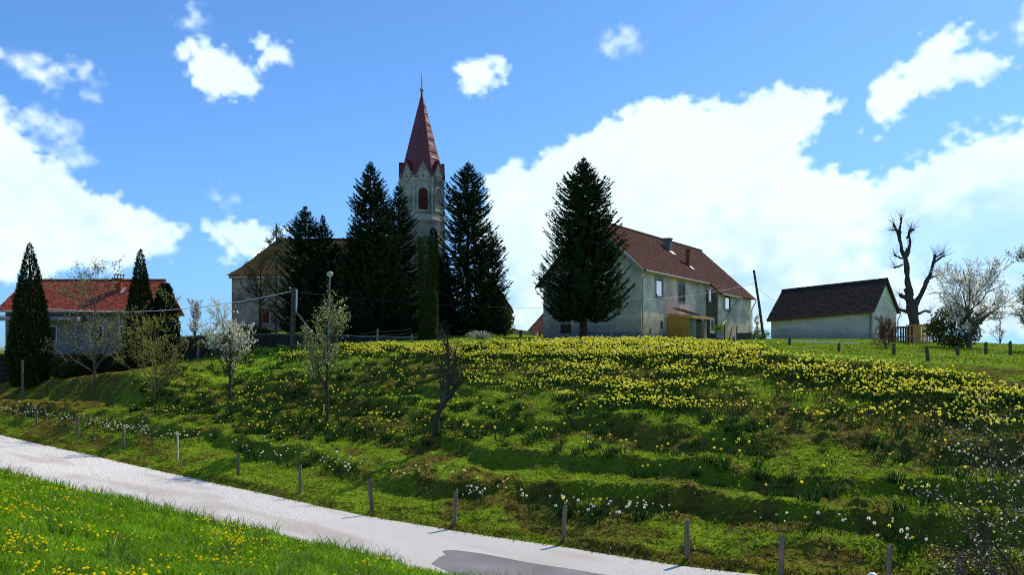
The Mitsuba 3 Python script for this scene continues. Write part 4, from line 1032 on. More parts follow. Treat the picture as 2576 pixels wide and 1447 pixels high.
# right: blossoming trees
p = at(2438, 52); orchard_tree(p, zz(685, 52) - p[2], 3.5, 51, 'wide cherry tree in white blossom right of the pollarded tree', fork_h=0.30, tr=0.15, forks=(11, 6, 5), bark='mat_bark_grey', bloom=5800, bcol=WHITE, bsize=0.085, ang=1.15, up=0.07, twig_r=2.0, name='cherry_tree')
p = at(2610, 48); orchard_tree(p, zz(625, 48) - p[2], 2.6, 52, 'dense blossoming tree cut off by the right edge', fork_h=0.2, tr=0.14, forks=(11, 7, 7), bark='mat_bark', bloom=3800, bcol=(0.55, 0.56, 0.42), bsize=0.085, leaf=2200, lcol=(0.10, 0.13, 0.03), lsize=0.08, ang=0.9, up=0.15, twig_r=1.3, name='cherry_tree')
p = at(2515, 70); orchard_tree(p, 2.4, 1.5, 53, 'small hazy shrub on the skyline near the right edge', fork_h=0.05, tr=0.05, forks=(6, 5, 5), bark='mat_bark_grey', leaf=500, lcol=(0.2, 0.2, 0.12), lsize=0.06, up=0.3, name='skyline_shrub', cat_='shrub')
# near blossoming tree, lower right, its trunk outside the frame
near = np.array([9.2, 15.4, 0.0]); near[2] = float(np.ravel(gz(near[0], near[1]))[0])
orchard_tree(near, 3.6, 2.6, 54, 'near blackthorn branches with small white flowers in the lower right corner', fork_h=0.12, tr=0.10, forks=(10, 6, 7), bark='mat_bark', bloom=1700, bcol=(0.60, 0.66, 0.45), bsize=0.042, leaf=1100, lcol=(0.18, 0.21, 0.06), lsize=0.045, twig_r=1.25, ang=1.15, up=0.05, name='blackthorn_tree', len2=0.5, len3=0.28)

# pollarded lime: stout trunk, stubs, brushes of thin shoots
pk = thing('pollarded_tree', 'old pollarded tree with thick black stubs beside the barn', 'tree')
PY = 62.0
def pw_(u, v, dy=0.0): return pix(u, v, PY + dy)
limbs = [([(2302, 880), (2301, 840), (2298, 800), (2293, 760), (2282, 725)], [0.66, 0.60, 0.58, 0.55, 0.42]),
         ([(2290, 745), (2282, 700), (2278, 655), (2283, 625)], [0.40, 0.34, 0.26, 0.22]),
         ([(2280, 660), (2268, 630), (2262, 600), (2254, 575), (2247, 562)], [0.24, 0.20, 0.18, 0.15, 0.12]),
         ([(2284, 640), (2291, 615), (2286, 590), (2289, 575)], [0.2, 0.16, 0.14, 0.12]),
         ([(2282, 600), (2288, 585), (2297, 577)], [0.13, 0.12, 0.11]),
         ([(2264, 605), (2263, 580), (2267, 556), (2265, 548)], [0.16, 0.13, 0.11, 0.10]),
         ([(2300, 770), (2315, 745), (2325, 725), (2332, 705), (2340, 690)], [0.40, 0.32, 0.26, 0.22, 0.2]),
         ([(2335, 705), (2345, 675), (2350, 655), (2352, 640)], [0.22, 0.18, 0.16, 0.14]),
         ([(2350, 660), (2362, 650), (2375, 643)], [0.12, 0.11, 0.10]), ([(2351, 650), (2362, 642), (2372, 637)], [0.1, 0.09, 0.09]),
         ([(2290, 760), (2272, 745), (2262, 742)], [0.28, 0.22, 0.2]), ([(2296, 790), (2276, 783), (2262, 778)], [0.24, 0.18, 0.15]),
         ([(2270, 650), (2256, 645), (2250, 640)], [0.12, 0.1, 0.09]), ([(2272, 665), (2258, 672), (2248, 674)], [0.1, 0.09, 0.08]),
         ([(2335, 700), (2350, 695), (2362, 692)], [0.13, 0.11, 0.1]), ([(2310, 790), (2330, 782), (2340, 786)], [0.18, 0.13, 0.1]), ([(2262, 580), (2250, 578), (2242, 580)], [0.1, 0.09, 0.08])]
r_ = rs(61)
stubs = []
for q, (pts, rad) in enumerate(limbs):
    dy = 0.0 if q == 0 else r_.uniform(-0.8, 0.8)
    pp_ = np.array([pw_(u, v, 0 if (q == 0) else dy * (i_ / (len(pts) - 1))) for i_, (u, v) in enumerate(pts)])
    s = np.linspace(0, len(pts) - 1, 12); i = np.minimum(s.astype(int), len(pts) - 2); w = (s - i)[:, None]
    P = pp_[i] * (1 - w) + pp_[i + 1] * w + r_.normal(size=(12, 3)) * 0.022; rr = np.interp(s, np.arange(len(pts)), rad) * (1 + r_.normal(size=12) * 0.12) * 0.60
    part(pk, 'trunk' if q == 0 else 'limb', tubes(P[None], rr[None], 9), 'mat_bark_old', smooth=50)
    stubs.append((P[-1], P[-1] - P[-3])); stubs.append((P[-4], P[-1] - P[-3]))
ST, SD = np.array([s[0] for s in stubs[2:]]), unit(np.array([s[1] for s in stubs[2:]]))
b = np.repeat(np.arange(len(ST)), 10); n = len(b); D = unit(SD[b] * 0.5 + r_.normal(size=(n, 3)) * 0.65 + [0, 0, 0.55]); L = r_.uniform(0.35, 1.05, n)
pts = [ST[b]]
for q in range(4): D = unit(D + r_.normal(size=(n, 3)) * 0.10 + [0, 0, 0.06]); pts.append(pts[-1] + D * (L / 4)[:, None])
part(pk, 'shoots', tubes(np.stack(pts, 1), np.linspace(0.010, 0.005, 5)[None] * np.ones((n, 1)), 3, False), 'mat_bark_old', kind='stuff')

# bushes
ORDS = ['leftmost of four', 'second from the left of four', 'third from the left of four', 'rightmost of four']
def bush(name, loc, H, R, n, seed, label, col, lsize=0.12, stems=20, bark='mat_bark', squash=1.0, holes=0.35):
    r = rs(seed); key = thing(name, label, 'shrub')
    B = np.asarray(loc)[None, None] + np.zeros((stems, 5, 1)); az = r.uniform(0, 6.283, stems); q = np.linspace(0, 1, 5)
    lean_ = r.uniform(0.2, 0.9, stems) * R
    P = B + np.stack([np.cos(az)[:, None] * lean_[:, None] * q, np.sin(az)[:, None] * lean_[:, None] * q, np.broadcast_to(H * 0.85 * q - 0.1, (stems, 5)) * r.uniform(0.7, 1, (stems, 1))], -1)
    part(key, 'stems', tubes(P, np.linspace(0.03, 0.008, 5)[None] * np.ones((stems, 1)), 4), bark, kind='stuff')
    p = r.normal(size=(n * 3, 3)); p = unit(p) * r.uniform(0.35, 1, (n * 3, 1)) ** 0.6
    k = meshkit.fbm(p * 2.2 + seed, 3, seed) > holes; p = p[k][:n]; n = len(p)
    p = p * (0.80 + 0.4 * meshkit.fbm(unit(p) * 2.0 + seed * 3, 2, seed + 1)[:, None])
    C = np.asarray(loc) + p * [R, R, H * 0.52] + [0, 0, H * 0.50]
    l = lsize * r.uniform(0.6, 1.4, n)
    v, f = kites(C, unit(p * [1, 1, 0.5] + r.normal(size=(n, 3)) * 0.7 + [0, 0, 0.3]), l, l * 0.55, r)
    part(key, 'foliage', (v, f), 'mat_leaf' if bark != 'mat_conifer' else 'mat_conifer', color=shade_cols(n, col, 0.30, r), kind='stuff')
    return key
bush('evergreen_bush', at(2400, 54), 2.45, 1.6, 5600, 71, 'round dark evergreen bush under the cherry tree', (0.055, 0.075, 0.018), 0.15, holes=0.33)
bush('garden_bush', at(1912, 74), 0.75, 0.9, 700, 73, 'low leafy green bush at the foot of the leaning wooden pole', (0.12, 0.16, 0.03), 0.12)
bush('clipped_hedge_bush', at(640, 74), 1.1, 1.5, 2600, 74, 'low dark clipped bush before the church wall', (0.020, 0.034, 0.010), 0.14, holes=0.1)
bush('silvery_shrub', at(1205, 66), 0.6, 1.0, 900, 75, 'low silvery shrub below the ragged spruce', (0.30, 0.34, 0.30), 0.10)
bush('ivy_bush', at(1268, 74), 2.6, 0.9, 1700, 76, 'leafy climbing bush at the right corner of the chapel', (0.045, 0.065, 0.016), 0.16)
bush('shade_fill_bush', at(935, 70), 1.7, 2.4, 2600, 91, 'added dark bush filling in the shade at the foot of the tall spruce clump', (0.014, 0.020, 0.008), 0.15, holes=0.12)  # two dark bushes added to give the black shade under the trees
bush('shade_fill_bush', at(1010, 69.5), 1.6, 2.0, 2200, 92, 'added dark bush filling in the shade left of the clipped columnar thuja', (0.014, 0.020, 0.008), 0.15, holes=0.12)
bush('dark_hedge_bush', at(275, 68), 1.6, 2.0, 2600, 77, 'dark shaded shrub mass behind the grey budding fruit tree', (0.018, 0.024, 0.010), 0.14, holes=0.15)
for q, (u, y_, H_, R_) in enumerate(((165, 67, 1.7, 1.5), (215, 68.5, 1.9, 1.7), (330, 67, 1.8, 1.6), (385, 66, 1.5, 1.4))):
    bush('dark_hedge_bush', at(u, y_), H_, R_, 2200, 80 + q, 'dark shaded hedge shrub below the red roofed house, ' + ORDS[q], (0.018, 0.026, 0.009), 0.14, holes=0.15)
p = at(2228, 47); orchard_tree(p, zz(818, 47) - p[2], 1.15, 78, 'reddish leafless bush in front of the barn gable', fork_h=0.03, tr=0.03, forks=(14, 6, 5), bark='mat_twig_red', leaf=900, lcol=(0.20, 0.085, 0.07), lsize=0.055, up=0.22, ang=0.75, name='red_bush', cat_='shrub', twig_r=1.3)

# ------------------------------------------------------------------ posts, poles, lamp, wires
ORD = ['first', 'second', 'third', 'fourth', 'fifth', 'sixth', 'seventh', 'eighth', 'ninth', 'tenth', 'eleventh', 'twelfth', 'thirteenth', 'fourteenth', 'fifteenth', 'sixteenth']


def post_mesh(base, h, w, r, lean=0.0):
    n = 7; a = np.arange(n) * 2 * np.pi / n + r.uniform(0, 1); rr = w / 2 * (1 + r.normal(size=n) * 0.10)
    zs = np.array([-0.35, h * 0.3, h * 0.7, h, h + 0.02]); sc_ = [1.05, 1.0, 0.96, 0.93, 0.6]
    v = np.array([[base[0] + lean * z + s * q * math.cos(t), base[1] + s * q * math.sin(t), base[2] + z + (0.03 * math.cos(t) if k >= 3 else 0)] for k, (z, s) in enumerate(zip(zs, sc_)) for q, t in zip(rr, a)])
    f = [[k * n + i_, k * n + (i_ + 1) % n, (k + 1) * n + (i_ + 1) % n, (k + 1) * n + i_] for k in range(4) for i_ in range(n)]
    v = np.vstack([v, v[-n:].mean(0)])
    return v, np.vstack([tri(f), [[4 * n + i_, 4 * n + (i_ + 1) % n, 5 * n] for i_ in range(n)]])


r_ = rs(81)
RP = [(92, 1035, 1091), (195, 1052, 1116), (312, 1070, 1143), (448, 1090, 1173), (598, 1142, 1208), (755, 1174, 1247), (935, 1207, 1290), (1142, 1235, 1325), (1418, 1276, 1365), (1728, 1312, 1412), (1964, 1350, 1445), (2233, 1375, 1490), (2413, 1397, 1530)]
for q, (u, v0, v1) in enumerate(RP):
    y = -(ZR + 0.06) / ((v1 - HOR) / F) if v1 < 1450 else {11: 18.0, 12: 17.3}[q]
    p = at(u, y); h = zz(v0, y) - p[2]
    pale = q == 3
    single('fence_post', post_mesh(p, h, 0.085 if pale else 0.125, r_, r_.normal() * 0.035), 'mat_post_pale' if pale else 'mat_post',
           'thin pale stake at the road edge among grey posts' if pale else f'weathered grey wooden fence post at the road edge, {ORD[q]} from the left', 'post', 'fence posts along the road', smooth=40)
CPST = [(58, 907, 955, 63, 'before the tall pointed thuja'), (497, 858, 912, 62, 'between the white blossoming tree and the shaded wall'), (948, 828, 876, 60, 'below the tall spruce clump, left of two'), (1036, 842, 876, 60, 'below the tall spruce clump, right of two'),
        (1536, 830, 868, 58, 'right of the lone spruce trunk'), (1636, 828, 870, 57, 'before the farmhouse corner'), (1735, 842, 870, 57, 'before the ochre shed'), (1845, 848, 876, 55, 'right of the ochre shed'),
        (1985, 860, 890, 50, 'before the left end of the barn'), (2110, 868, 906, 41, 'before the middle of the barn'), (2248, 866, 908, 38, 'beside the reddish bush'), (2335, 872, 918, 34.5, 'right of the reddish bush, leaning'),
        (2410, 880, 908, 40, 'below the round evergreen bush'), (2480, 862, 898, 42, 'right of the evergreen bush'), (2541, 860, 893, 43, 'on the crest nearest the right edge'), (1310, 832, 868, 66, 'dark and thick before the cemetery wall'), (1357, 836, 866, 68, 'dark at the left farmhouse corner')]
for u, v0, v1, y, lab in CPST:
    p = at(u, y); h = max(zz(v0, y) - p[2], 0.4)
    single('fence_post', post_mesh(p, h, 0.24 if u == 1310 else 0.15, r_, -0.12 if u in (2335, 2410) else r_.normal() * 0.03), 'mat_pole' if (u > 1900 or u in (1310, 1357)) else 'mat_post', 'wooden crest post ' + lab, 'post', 'fence posts on the crest', smooth=40)
# wires of the churchyard fence
wf = thing('wire_fence', 'sagging wire strands between two posts below the spruces', 'fence')
a, b = at(948, 60), at(1036, 60); c = at(900, 60.5)
for h in (0.25, 0.5, 0.75, 1.0):
    for (s0, s1) in ((a, b), (c, a)):
        t = np.linspace(0, 1, 9); P = s0 + (s1 - s0) * t[:, None]; P[:, 2] += h - 0.09 * 4 * t * (1 - t)
        part(wf, 'wire', tube1(P, 0.005, 4), 'mat_zinc')
# utility pole with strut
up_ = thing('utility_pole', 'dark wooden utility pole with slanting strut before the church', 'pole')
y = 64.0; p = at(735, y); top = pix(739, 724, y)
part(up_, 'pole', tube1([p - [0, 0, 0.5], (p + top) / 2, top], [0.20, 0.18, 0.155], 9), 'mat_pole', smooth=40)
part(up_, 'strut', tube1([pix(745, 785, y - 0.3), pix(800, 855, y - 0.6)], [0.065, 0.075], 8), 'mat_post', label='pale wooden strut')
part(up_, 'cable_duct', tube1([pix(746.5, 728, y - 0.2), pix(745.5, 790, y - 0.2)], 0.045, 6), 'mat_insulation', label='light cable duct on the pole')
part(up_, 'insulator', lathe([(0.01, top[2] - 0.1), (0.06, top[2] - 0.08), (0.06, top[2] + 0.04), (0.01, top[2] + 0.06)], top + [-0.28, 0, 0], 8), 'mat_globe')
# street lamp
sl = thing('street_lamp', 'thin grey street lamp with round globe before the spruces', 'street lamp')
y = 66.0; p = at(826, y); tp = pix(830, 697, y)
part(sl, 'lamp_post', tube1([p - [0, 0, 0.3], (p + tp) / 2, tp], [0.075, 0.06, 0.05], 9), 'mat_zinc', smooth=40)
part(sl, 'globe', lathe([(0.02, tp[2] - 0.02)] + [(0.225 * math.sin(t), tp[2] + 0.19 - 0.2 * math.cos(t)) for t in np.linspace(0.1, 1.75, 7)], tp, 16), 'mat_globe', smooth=True)
part(sl, 'lamp_hood', lathe([(0.245, tp[2] + 0.2), (0.25, tp[2] + 0.24)] + [(0.25 * math.cos(t), tp[2] + 0.24 + 0.19 * math.sin(t)) for t in np.linspace(0.2, 1.5, 5)], tp, 16), 'mat_zinc', smooth=30)
# leaning pole on the right
lp = thing('leaning_pole', 'leaning bare wooden pole between farmhouse and barn', 'pole')
y = 72.0; p = at(1923, y); tp = pix(1896.5, 680, y)
part(lp, 'pole', tube1([p - [0, 0, 0.4], (p + tp) / 2, tp], [0.12, 0.105, 0.09], 9), 'mat_pole', smooth=40)


def cable(label, a, b, sag, r, mat, n=26, name='cable'):
    a, b = np.asarray(a, float), np.asarray(b, float); t = np.linspace(0, 1, n); P = a + (b - a) * t[:, None]; P[:, 2] -= sag * 4 * t * (1 - t)
    return single(name, tube1(P, r, 5), mat, label, 'cable')


cable('thick pale cable sagging from the utility pole to the red roofed house', top + [-0.15, 0, -0.25], pix(35, 765, 70.8), 1.02, 0.027, 'mat_insulation')
cable('thin wire from the utility pole to the farmhouse gable', top + [0.15, 0, -0.3], pix(1372, 776, 73.6), 0.25, 0.010, 'mat_iron')
cable('wire from the leaning pole along the farmhouse wall', pix(1899, 712, 72), hp(0.2, -0.2, 3.2), 0.25, 0.016, 'mat_insulation')
cable('thin wire from the leaning pole to the barn', pix(1902, 722, 72), bp(BL - 0.5, 1.2, 3.4), 0.1, 0.010, 'mat_iron')

# wooden trellis frames round the pollarded tree
def frame_stand(label, u0, u1, v0, v1, y, mat, nl):
    key = thing('tree_guard', label, 'tree guard')
    x0, x1 = (u0 - U0) / F * y, (u1 - U0) / F * y; zt, zb = zz(v0, y), float(min(np.ravel(gz((x0 + x1) / 2, y))[0], np.ravel(gz((x0 + x1) / 2, y - 1))[0])) - 0.1
    part(key, 'top_rail', cat([box((x0, y - 0.6, zt - 0.10), (x1, y - 0.5, zt)), box((x0, y + 0.5, zt - 0.10), (x1, y + 0.6, zt)), box((x0, y - 0.498, zt - 0.10), (x0 + 0.1, y + 0.498, zt)), box((x1 - 0.1, y - 0.498, zt - 0.10), (x1, y + 0.498, zt))]), mat)
    part(key, 'middle_rail', cat([box((x0, y - 0.58, zt - 0.80), (x1, y - 0.52, zt - 0.72)), box((x0, y + 0.52, zt - 0.80), (x1, y + 0.58, zt - 0.72))]), mat)
    for q in range(nl):
        x = x0 + (x1 - x0 - 0.08) * q / (nl - 1)
        for dy in (-0.68, 0.62): part(key, 'slat', box((x, y + dy, zb), (x + 0.08, y + dy + 0.05, zt - 0.004 if dy > 0 else zt - 0.02)), mat)
frame_stand('pale wooden slatted frame round the pollarded tree trunk', 2290, 2346, 817, 865, 60, 'mat_plank', 7)
frame_stand('dark slatted frame left of the pollarded tree trunk', 2255, 2296, 822, 865, 63, 'mat_pole', 7)
# white boards lying on the grass before the barn
for q, (u0, u1, v, y, lab) in enumerate(((1978, 2052, 868, 56, 'pale board lying on the grass before the barn left end'), (2040, 2160, 868.5, 53, 'long pale board lying on the grass before the barn right half'))):
    a, b = at(u0, y), at(u1, y - 0.4)
    d_ = unit(b - a); n_ = np.array([-d_[1], d_[0], 0]) * 0.12
    single('board', hexa([c_ + n_ * s_ + [0, 0, h_] for c_ in (a, b) for s_ in (1, -1) for h_ in (0.12, 0.18)]), 'mat_frame_white', lab, 'board')
# garden stakes, tub and crate by the farmhouse
for q, (u, v0, ln, lab) in enumerate(((1785, 822, 0, 'left garden stake before the farmhouse end'), (1801, 820, 0.02, 'dark garden stake second from the ochre shed'), (1823, 818, 0, 'dark garden stake right of the white tub'), (1834, 822, 0.22, 'slanting garden stake before the farmhouse'), (1853, 822, 0, 'thin grey garden stake at the farmhouse corner'))):
    p = at(u, 66); single('garden_stake', post_mesh(p, zz(v0, 66) - p[2], 0.09, r_, ln), 'mat_pole' if q != 4 else 'mat_post', lab, 'stake', 'garden stakes by the farmhouse')
p = at(1811, 67)
tb = thing('plant_tub', 'white tub with bright green plant between the garden stakes', 'planter')
part(tb, 'tub', lathe([(0.0, p[2] - 0.1), (0.26, p[2] - 0.1), (0.33, p[2] + 0.75), (0.35, p[2] + 0.8), (0.30, p[2] + 0.8), (0.29, p[2] + 0.7), (0.0, p[2] + 0.7)], p, 14), 'mat_white', smooth=30)
n = 160; C = p + rs(3).normal(size=(n, 3)) * [0.16, 0.16, 0.1] + [0, 0, 0.9]
v, f = kites(C, unit(rs(4).normal(size=(n, 3)) + [0, 0, 0.6]), 0.22, 0.12, rs(5)); part(tb, 'plant', (v, f), 'mat_leaf', color=shade_cols(n, (0.2, 0.3, 0.03), 0.2, rs(6)), kind='stuff')
p = at(1878, 70); cr = thing('wooden_crate', 'dark wooden crate at the right farmhouse corner', 'crate')
for q in range(3): part(cr, 'board', box((p[0] - 0.7, p[1] - 0.3, p[2] + 0.02 + q * 0.17), (p[0] + 0.6 - 0.3 * (q == 2), p[1] - 0.26, p[2] + 0.17 + q * 0.17)), 'mat_pole')
part(cr, 'end', box((p[0] - 0.7, p[1] - 0.258, p[2] - 0.1), (p[0] + 0.3, p[1] + 0.3, p[2] + 0.5)), 'mat_pole')

# ------------------------------------------------------------------ vehicles half below the frame on the road, lower right
def car(loc, rz, label, stripe=True):
    key = thing('parked_car', label, 'car'); W = 0.86
    prof = [(-2.05, 0.30), (2.0, 0.30), (2.1, 0.55), (2.0, 0.80), (1.15, 0.95), (0.35, 1.42), (-0.2, 1.47), (-1.35, 1.42), (-1.95, 0.98), (-2.1, 0.7)]
    def mv(m_): return move(m_, loc, rz)
    body = prism(prof, -W, W, 'y'); v = body[0].copy(); k = v[:, 2] > 1.0; v[k, 1] *= 0.80
    part(key, 'body', mv((v, body[1])), 'mat_car_white')
    if stripe: part(key, 'roof_band', mv(box((-0.62, -0.60, 1.468), (-0.42, 0.60, 1.478))), 'mat_car_blue', label='blue band across the white roof')
    for s in (-1, 1):
        part(key, 'side_window', mv((np.array([(0.85, s * 0.80, 1.03), (0.30, s * 0.705, 1.37), (-1.25, s * 0.705, 1.37), (-1.6, s * 0.80, 1.03)]), [[0, 1, 2], [0, 2, 3]])), 'mat_pane_dull')
        for x in (-1.3, 1.35):
            t = np.arange(16) * 2 * np.pi / 16
            wh = part(key, 'wheel', mv(prism([(x + 0.30 * math.cos(q), 0.30 + 0.30 * math.sin(q)) for q in t], s * (W + 0.02), s * (W - 0.18), 'y')), 'mat_tyre')
            part(wh, 'rim', mv(prism([(x + 0.19 * math.cos(q), 0.30 + 0.19 * math.sin(q)) for q in t], s * (W + 0.03), s * (W + 0.021), 'y')), 'mat_zinc')
    part(key, 'windscreen', mv((np.array([(1.11, -0.72, 1.0), (1.11, 0.72, 1.0), (0.40, 0.64, 1.41), (0.40, -0.64, 1.41)]), [[0, 1, 2], [0, 2, 3]])), 'mat_pane_dull')
    return key


yc = 12.7; xc = (2400 - U0) / F * yc
car((xc + 0.2, yc, ZR + 0.02), math.radians(200), 'white car roof with a blue band at the bottom right corner')
yb = 14.0; pb = pix(2195, 1441, yb)
mk = thing('road_marker', 'rounded white marker top at the bottom edge between two posts', 'marker')
part(mk, 'marker_post', tube1([(pb[0], yb, ZR - 0.2), (pb[0], yb, pb[2] - 0.1)], 0.07, 8), 'mat_frame_white')
part(mk, 'marker_cap', lathe([(0.09 * math.cos(t), pb[2] - 0.1 + 0.1 * math.sin(t)) for t in np.linspace(-0.2, 1.5, 7)], pb, 12), 'mat_car_white', smooth=True)

# ------------------------------------------------------------------ flowers and grass
GREEN_D, GREEN_G = (0.022, 0.060, 0.018), (0.075, 0.15, 0.02)


def clump_mesh(seed, n_leaf, n_fl, spread, hl, hf_, pet, cup, size):
    r = rs(seed); V, Fc, Co, n0 = [], [], [], 0
    def add(v, f, c):
        nonlocal n0
        V.append(v); Fc.append(tri(f) + n0); Co.append(np.broadcast_to(c, v.shape)); n0 += len(v)
    C = np.c_[r.normal(size=(n_leaf, 2)) * spread, np.full(n_leaf, -0.04)]; D = unit(C[:, :2] + r.normal(size=(n_leaf, 2)) * spread * 0.5)
    v, f = blades(C, D, hl * r.uniform(0.7, 1.15, n_leaf), 0.030, r, 0.5)
    add(v, f, shade_cols(n_leaf, GREEN_D, 0.25, r, 5))
    for _ in range(n_fl):
        o = np.array([*r.normal(size=2) * spread * 1.3, 0]); h = hf_ * r.uniform(0.8, 1.15); tp = o * 1.15 + [0, 0, h]
        a = r.uniform(0, 6.283) ; fd = unit(np.array([math.cos(a), math.sin(a), r.uniform(-0.1, 0.55)]))
        v, f = tubes(np.array([[o, tp]]), np.full((1, 2), 0.008), 3, False); add(v, f, np.array(GREEN_G) * 0.8)
        s1 = unit(np.cross(fd, [0, 0, 1.0])); s2 = np.cross(fd, s1); k = np.arange(6) * np.pi / 3
        rim = tp + size / 2 * (np.cos(k)[:, None] * s1 + np.sin(k)[:, None] * s2) * r.uniform(0.85, 1.1, (6, 1)) + fd * size * 0.02
        k2 = k + np.pi / 6; inn = tp + size * 0.30 * (np.cos(k2)[:, None] * s1 + np.sin(k2)[:, None] * s2)
        v = np.vstack([[tp], np.stack([rim, inn], 1).reshape(-1, 3)]); add(v, [[0, 1 + q, 1 + (q + 1) % 12] for q in range(12)], np.array(pet) * r.uniform(0.85, 1.1))
        k5 = np.arange(5) * 2 * np.pi / 5
        c0_, c1_ = tp + size * 0.13 * (np.cos(k5)[:, None] * s1 + np.sin(k5)[:, None] * s2), tp + fd * size * 0.42 + size * 0.21 * (np.cos(k5)[:, None] * s1 + np.sin(k5)[:, None] * s2)
        add(np.vstack([c0_, c1_]), [[q, (q + 1) % 5, 5 + (q + 1) % 5, 5 + q] for q in range(5)], np.array(cup) * r.uniform(0.85, 1.1))
    return np.vstack(V), np.vstack(Fc), np.clip(np.vstack(Co), 0, 0.95)


YEL, CUP, WHT = (0.92, 0.92, 0.085), (0.92, 0.74, 0.02), (0.86, 0.88, 0.80)
PAL = (0.88, 0.87, 0.22)
var = {'dense': [clump_mesh(100 + q, 17, 3 + q % 4, 0.17, 0.31, 0.35, YEL if q % 3 else PAL, CUP if q % 4 == 0 else YEL, 0.086) for q in range(14)],
       'loose': [clump_mesh(120 + q, 12, 1 + q % 3, 0.14, 0.32, 0.36, YEL, CUP if q % 2 else YEL, 0.092) for q in range(8)],
       'leaf': [clump_mesh(140 + q, 42, q % 2, 0.09, 0.34, 0.36, YEL, CUP, 0.09) for q in range(6)],
       'white': [clump_mesh(160 + q, 12, 1 + q % 3, 0.20, 0.30, 0.34, WHT, WHT if q % 2 else PAL, 0.09) for q in range(7)]}


def sample(poly, dens, seed, patch=0.0):
    g = gpix(*np.array(poly, float).T); pg = Polygon(g[:, :2]).buffer(0)
    r = rs(seed); x0, y0, x1, y1 = pg.bounds; n = int((x1 - x0) * (y1 - y0) * dens)
    x, y = r.uniform(x0, x1, n), r.uniform(y0, y1, n)
    k = shapely.contains_xy(pg, x, y); x, y = x[k], y[k]
    if patch:
        m_ = meshkit.fbm(np.stack([x * 0.55, y * 0.55, 0 * x], -1), 3, seed); k = r.uniform(0, 1, len(x)) < np.clip((m_ - patch) * 5, 0, 1); x, y = x[k], y[k]
    return np.stack([x, y, gz(x, y)], 1)


A1 = [(850, 874), (1100, 878), (1300, 872), (1650, 866), (1870, 884), (2000, 908), (2300, 945), (2500, 980), (2590, 1005), (2590, 1070), (2420, 1030), (2250, 1008), (2060, 972), (1850, 938), (1600, 914), (1300, 908), (1200, 912), (1000, 905), (900, 900)]
B1 = [(1390, 915), (1600, 914), (1820, 950), (1890, 1000), (1890, 1045), (1700, 1048), (1450, 1030), (1320, 995), (1330, 955)]
C1 = [(1150, 900), (1400, 918), (1330, 990), (1210, 985), (1120, 930)]
C2 = [(1880, 945), (2080, 980), (2300, 1020), (2560, 1080), (2590, 1110), (2300, 1090), (1900, 1060)]
D1 = [(600, 905), (860, 890), (1150, 910), (1250, 985), (1700, 1050), (2300, 1090), (2590, 1120), (2590, 1300), (2100, 1290), (1400, 1150), (900, 1130), (560, 1100), (420, 1040), (330, 980)]
D2 = [(500, 900), (840, 880), (880, 960), (700, 985), (540, 960)]
D3 = [(330, 960), (700, 985), (1100, 1000), (1100, 1110), (700, 1110), (330, 1040)]
A2 = [(2000, 950), (2300, 1000), (2590, 1060), (2590, 1120), (2400, 1070), (2150, 1010)]
W1 = [(0, 1018), (80, 1030), (220, 1058), (430, 1088), (530, 1108), (500, 1122), (400, 1112), (180, 1072), (0, 1040)]
W2 = [(600, 1130), (920, 1175), (1200, 1222), (1180, 1250), (900, 1212), (620, 1160)]
W3 = [(1150, 1230), (1500, 1272), (1700, 1285), (1680, 1312), (1500, 1325), (1170, 1268)]
W4 = [(1850, 1270), (2300, 1320), (2350, 1400), (2080, 1390), (1880, 1300)]
spots = {'dense': np.vstack([sample(A1, 14.5, 1, 0.24), sample(A2, 10.0, 21, 0.27), sample(B1, 11.5, 2, 0.29), sample(C2, 2.2, 31, 0.33), sample(C1, 2.5, 32, 0.32), sample([(630, 884), (860, 874), (900, 898), (720, 906)], 5.0, 33, 0.34)]),
         'loose': np.vstack([sample(C1, 2.2, 3, 0.25), sample(C2, 2.2, 4, 0.3), sample(D2, 0.75, 6, 0.3), sample(D3, 0.35, 7, 0.25), sample(D1, 0.6, 5, 0.25), sample(A1, 0.8, 16)]),
         'leaf': np.vstack([sample(D1, 1.9, 8, 0.28), sample(W2, 1.2, 18), sample(W4, 1.6, 28), sample(W3, 1.2, 38), sample(D3, 0.7, 48)]),
         'white': np.vstack([sample(W1, 3.6, 9, 0.15), sample(W2, 4.2, 10, 0.15), sample(W3, 5.5, 11, 0.15), sample(W4, 3.6, 12, 0.18)])}
TEXT = {'dense': ('daffodil_clump', 'yellow daffodil clump in the dense drift on the crest', 'daffodils of the dense drift'), 'loose': ('daffodil_clump', 'small yellow daffodil clump scattered on the open slope', 'daffodils scattered on the slope'),
        'leaf': ('daffodil_tuft', 'dark green daffodil leaf tuft nearly without flowers on the slope', 'daffodil leaf tufts on the slope'), 'white': ('narcissus_clump', 'clump of white narcissi on the lower slope above the road', 'white narcissi above the road')}
budget = {'dense': 170, 'loose': 130, 'leaf': 200, 'white': 300}
r_ = rs(91)
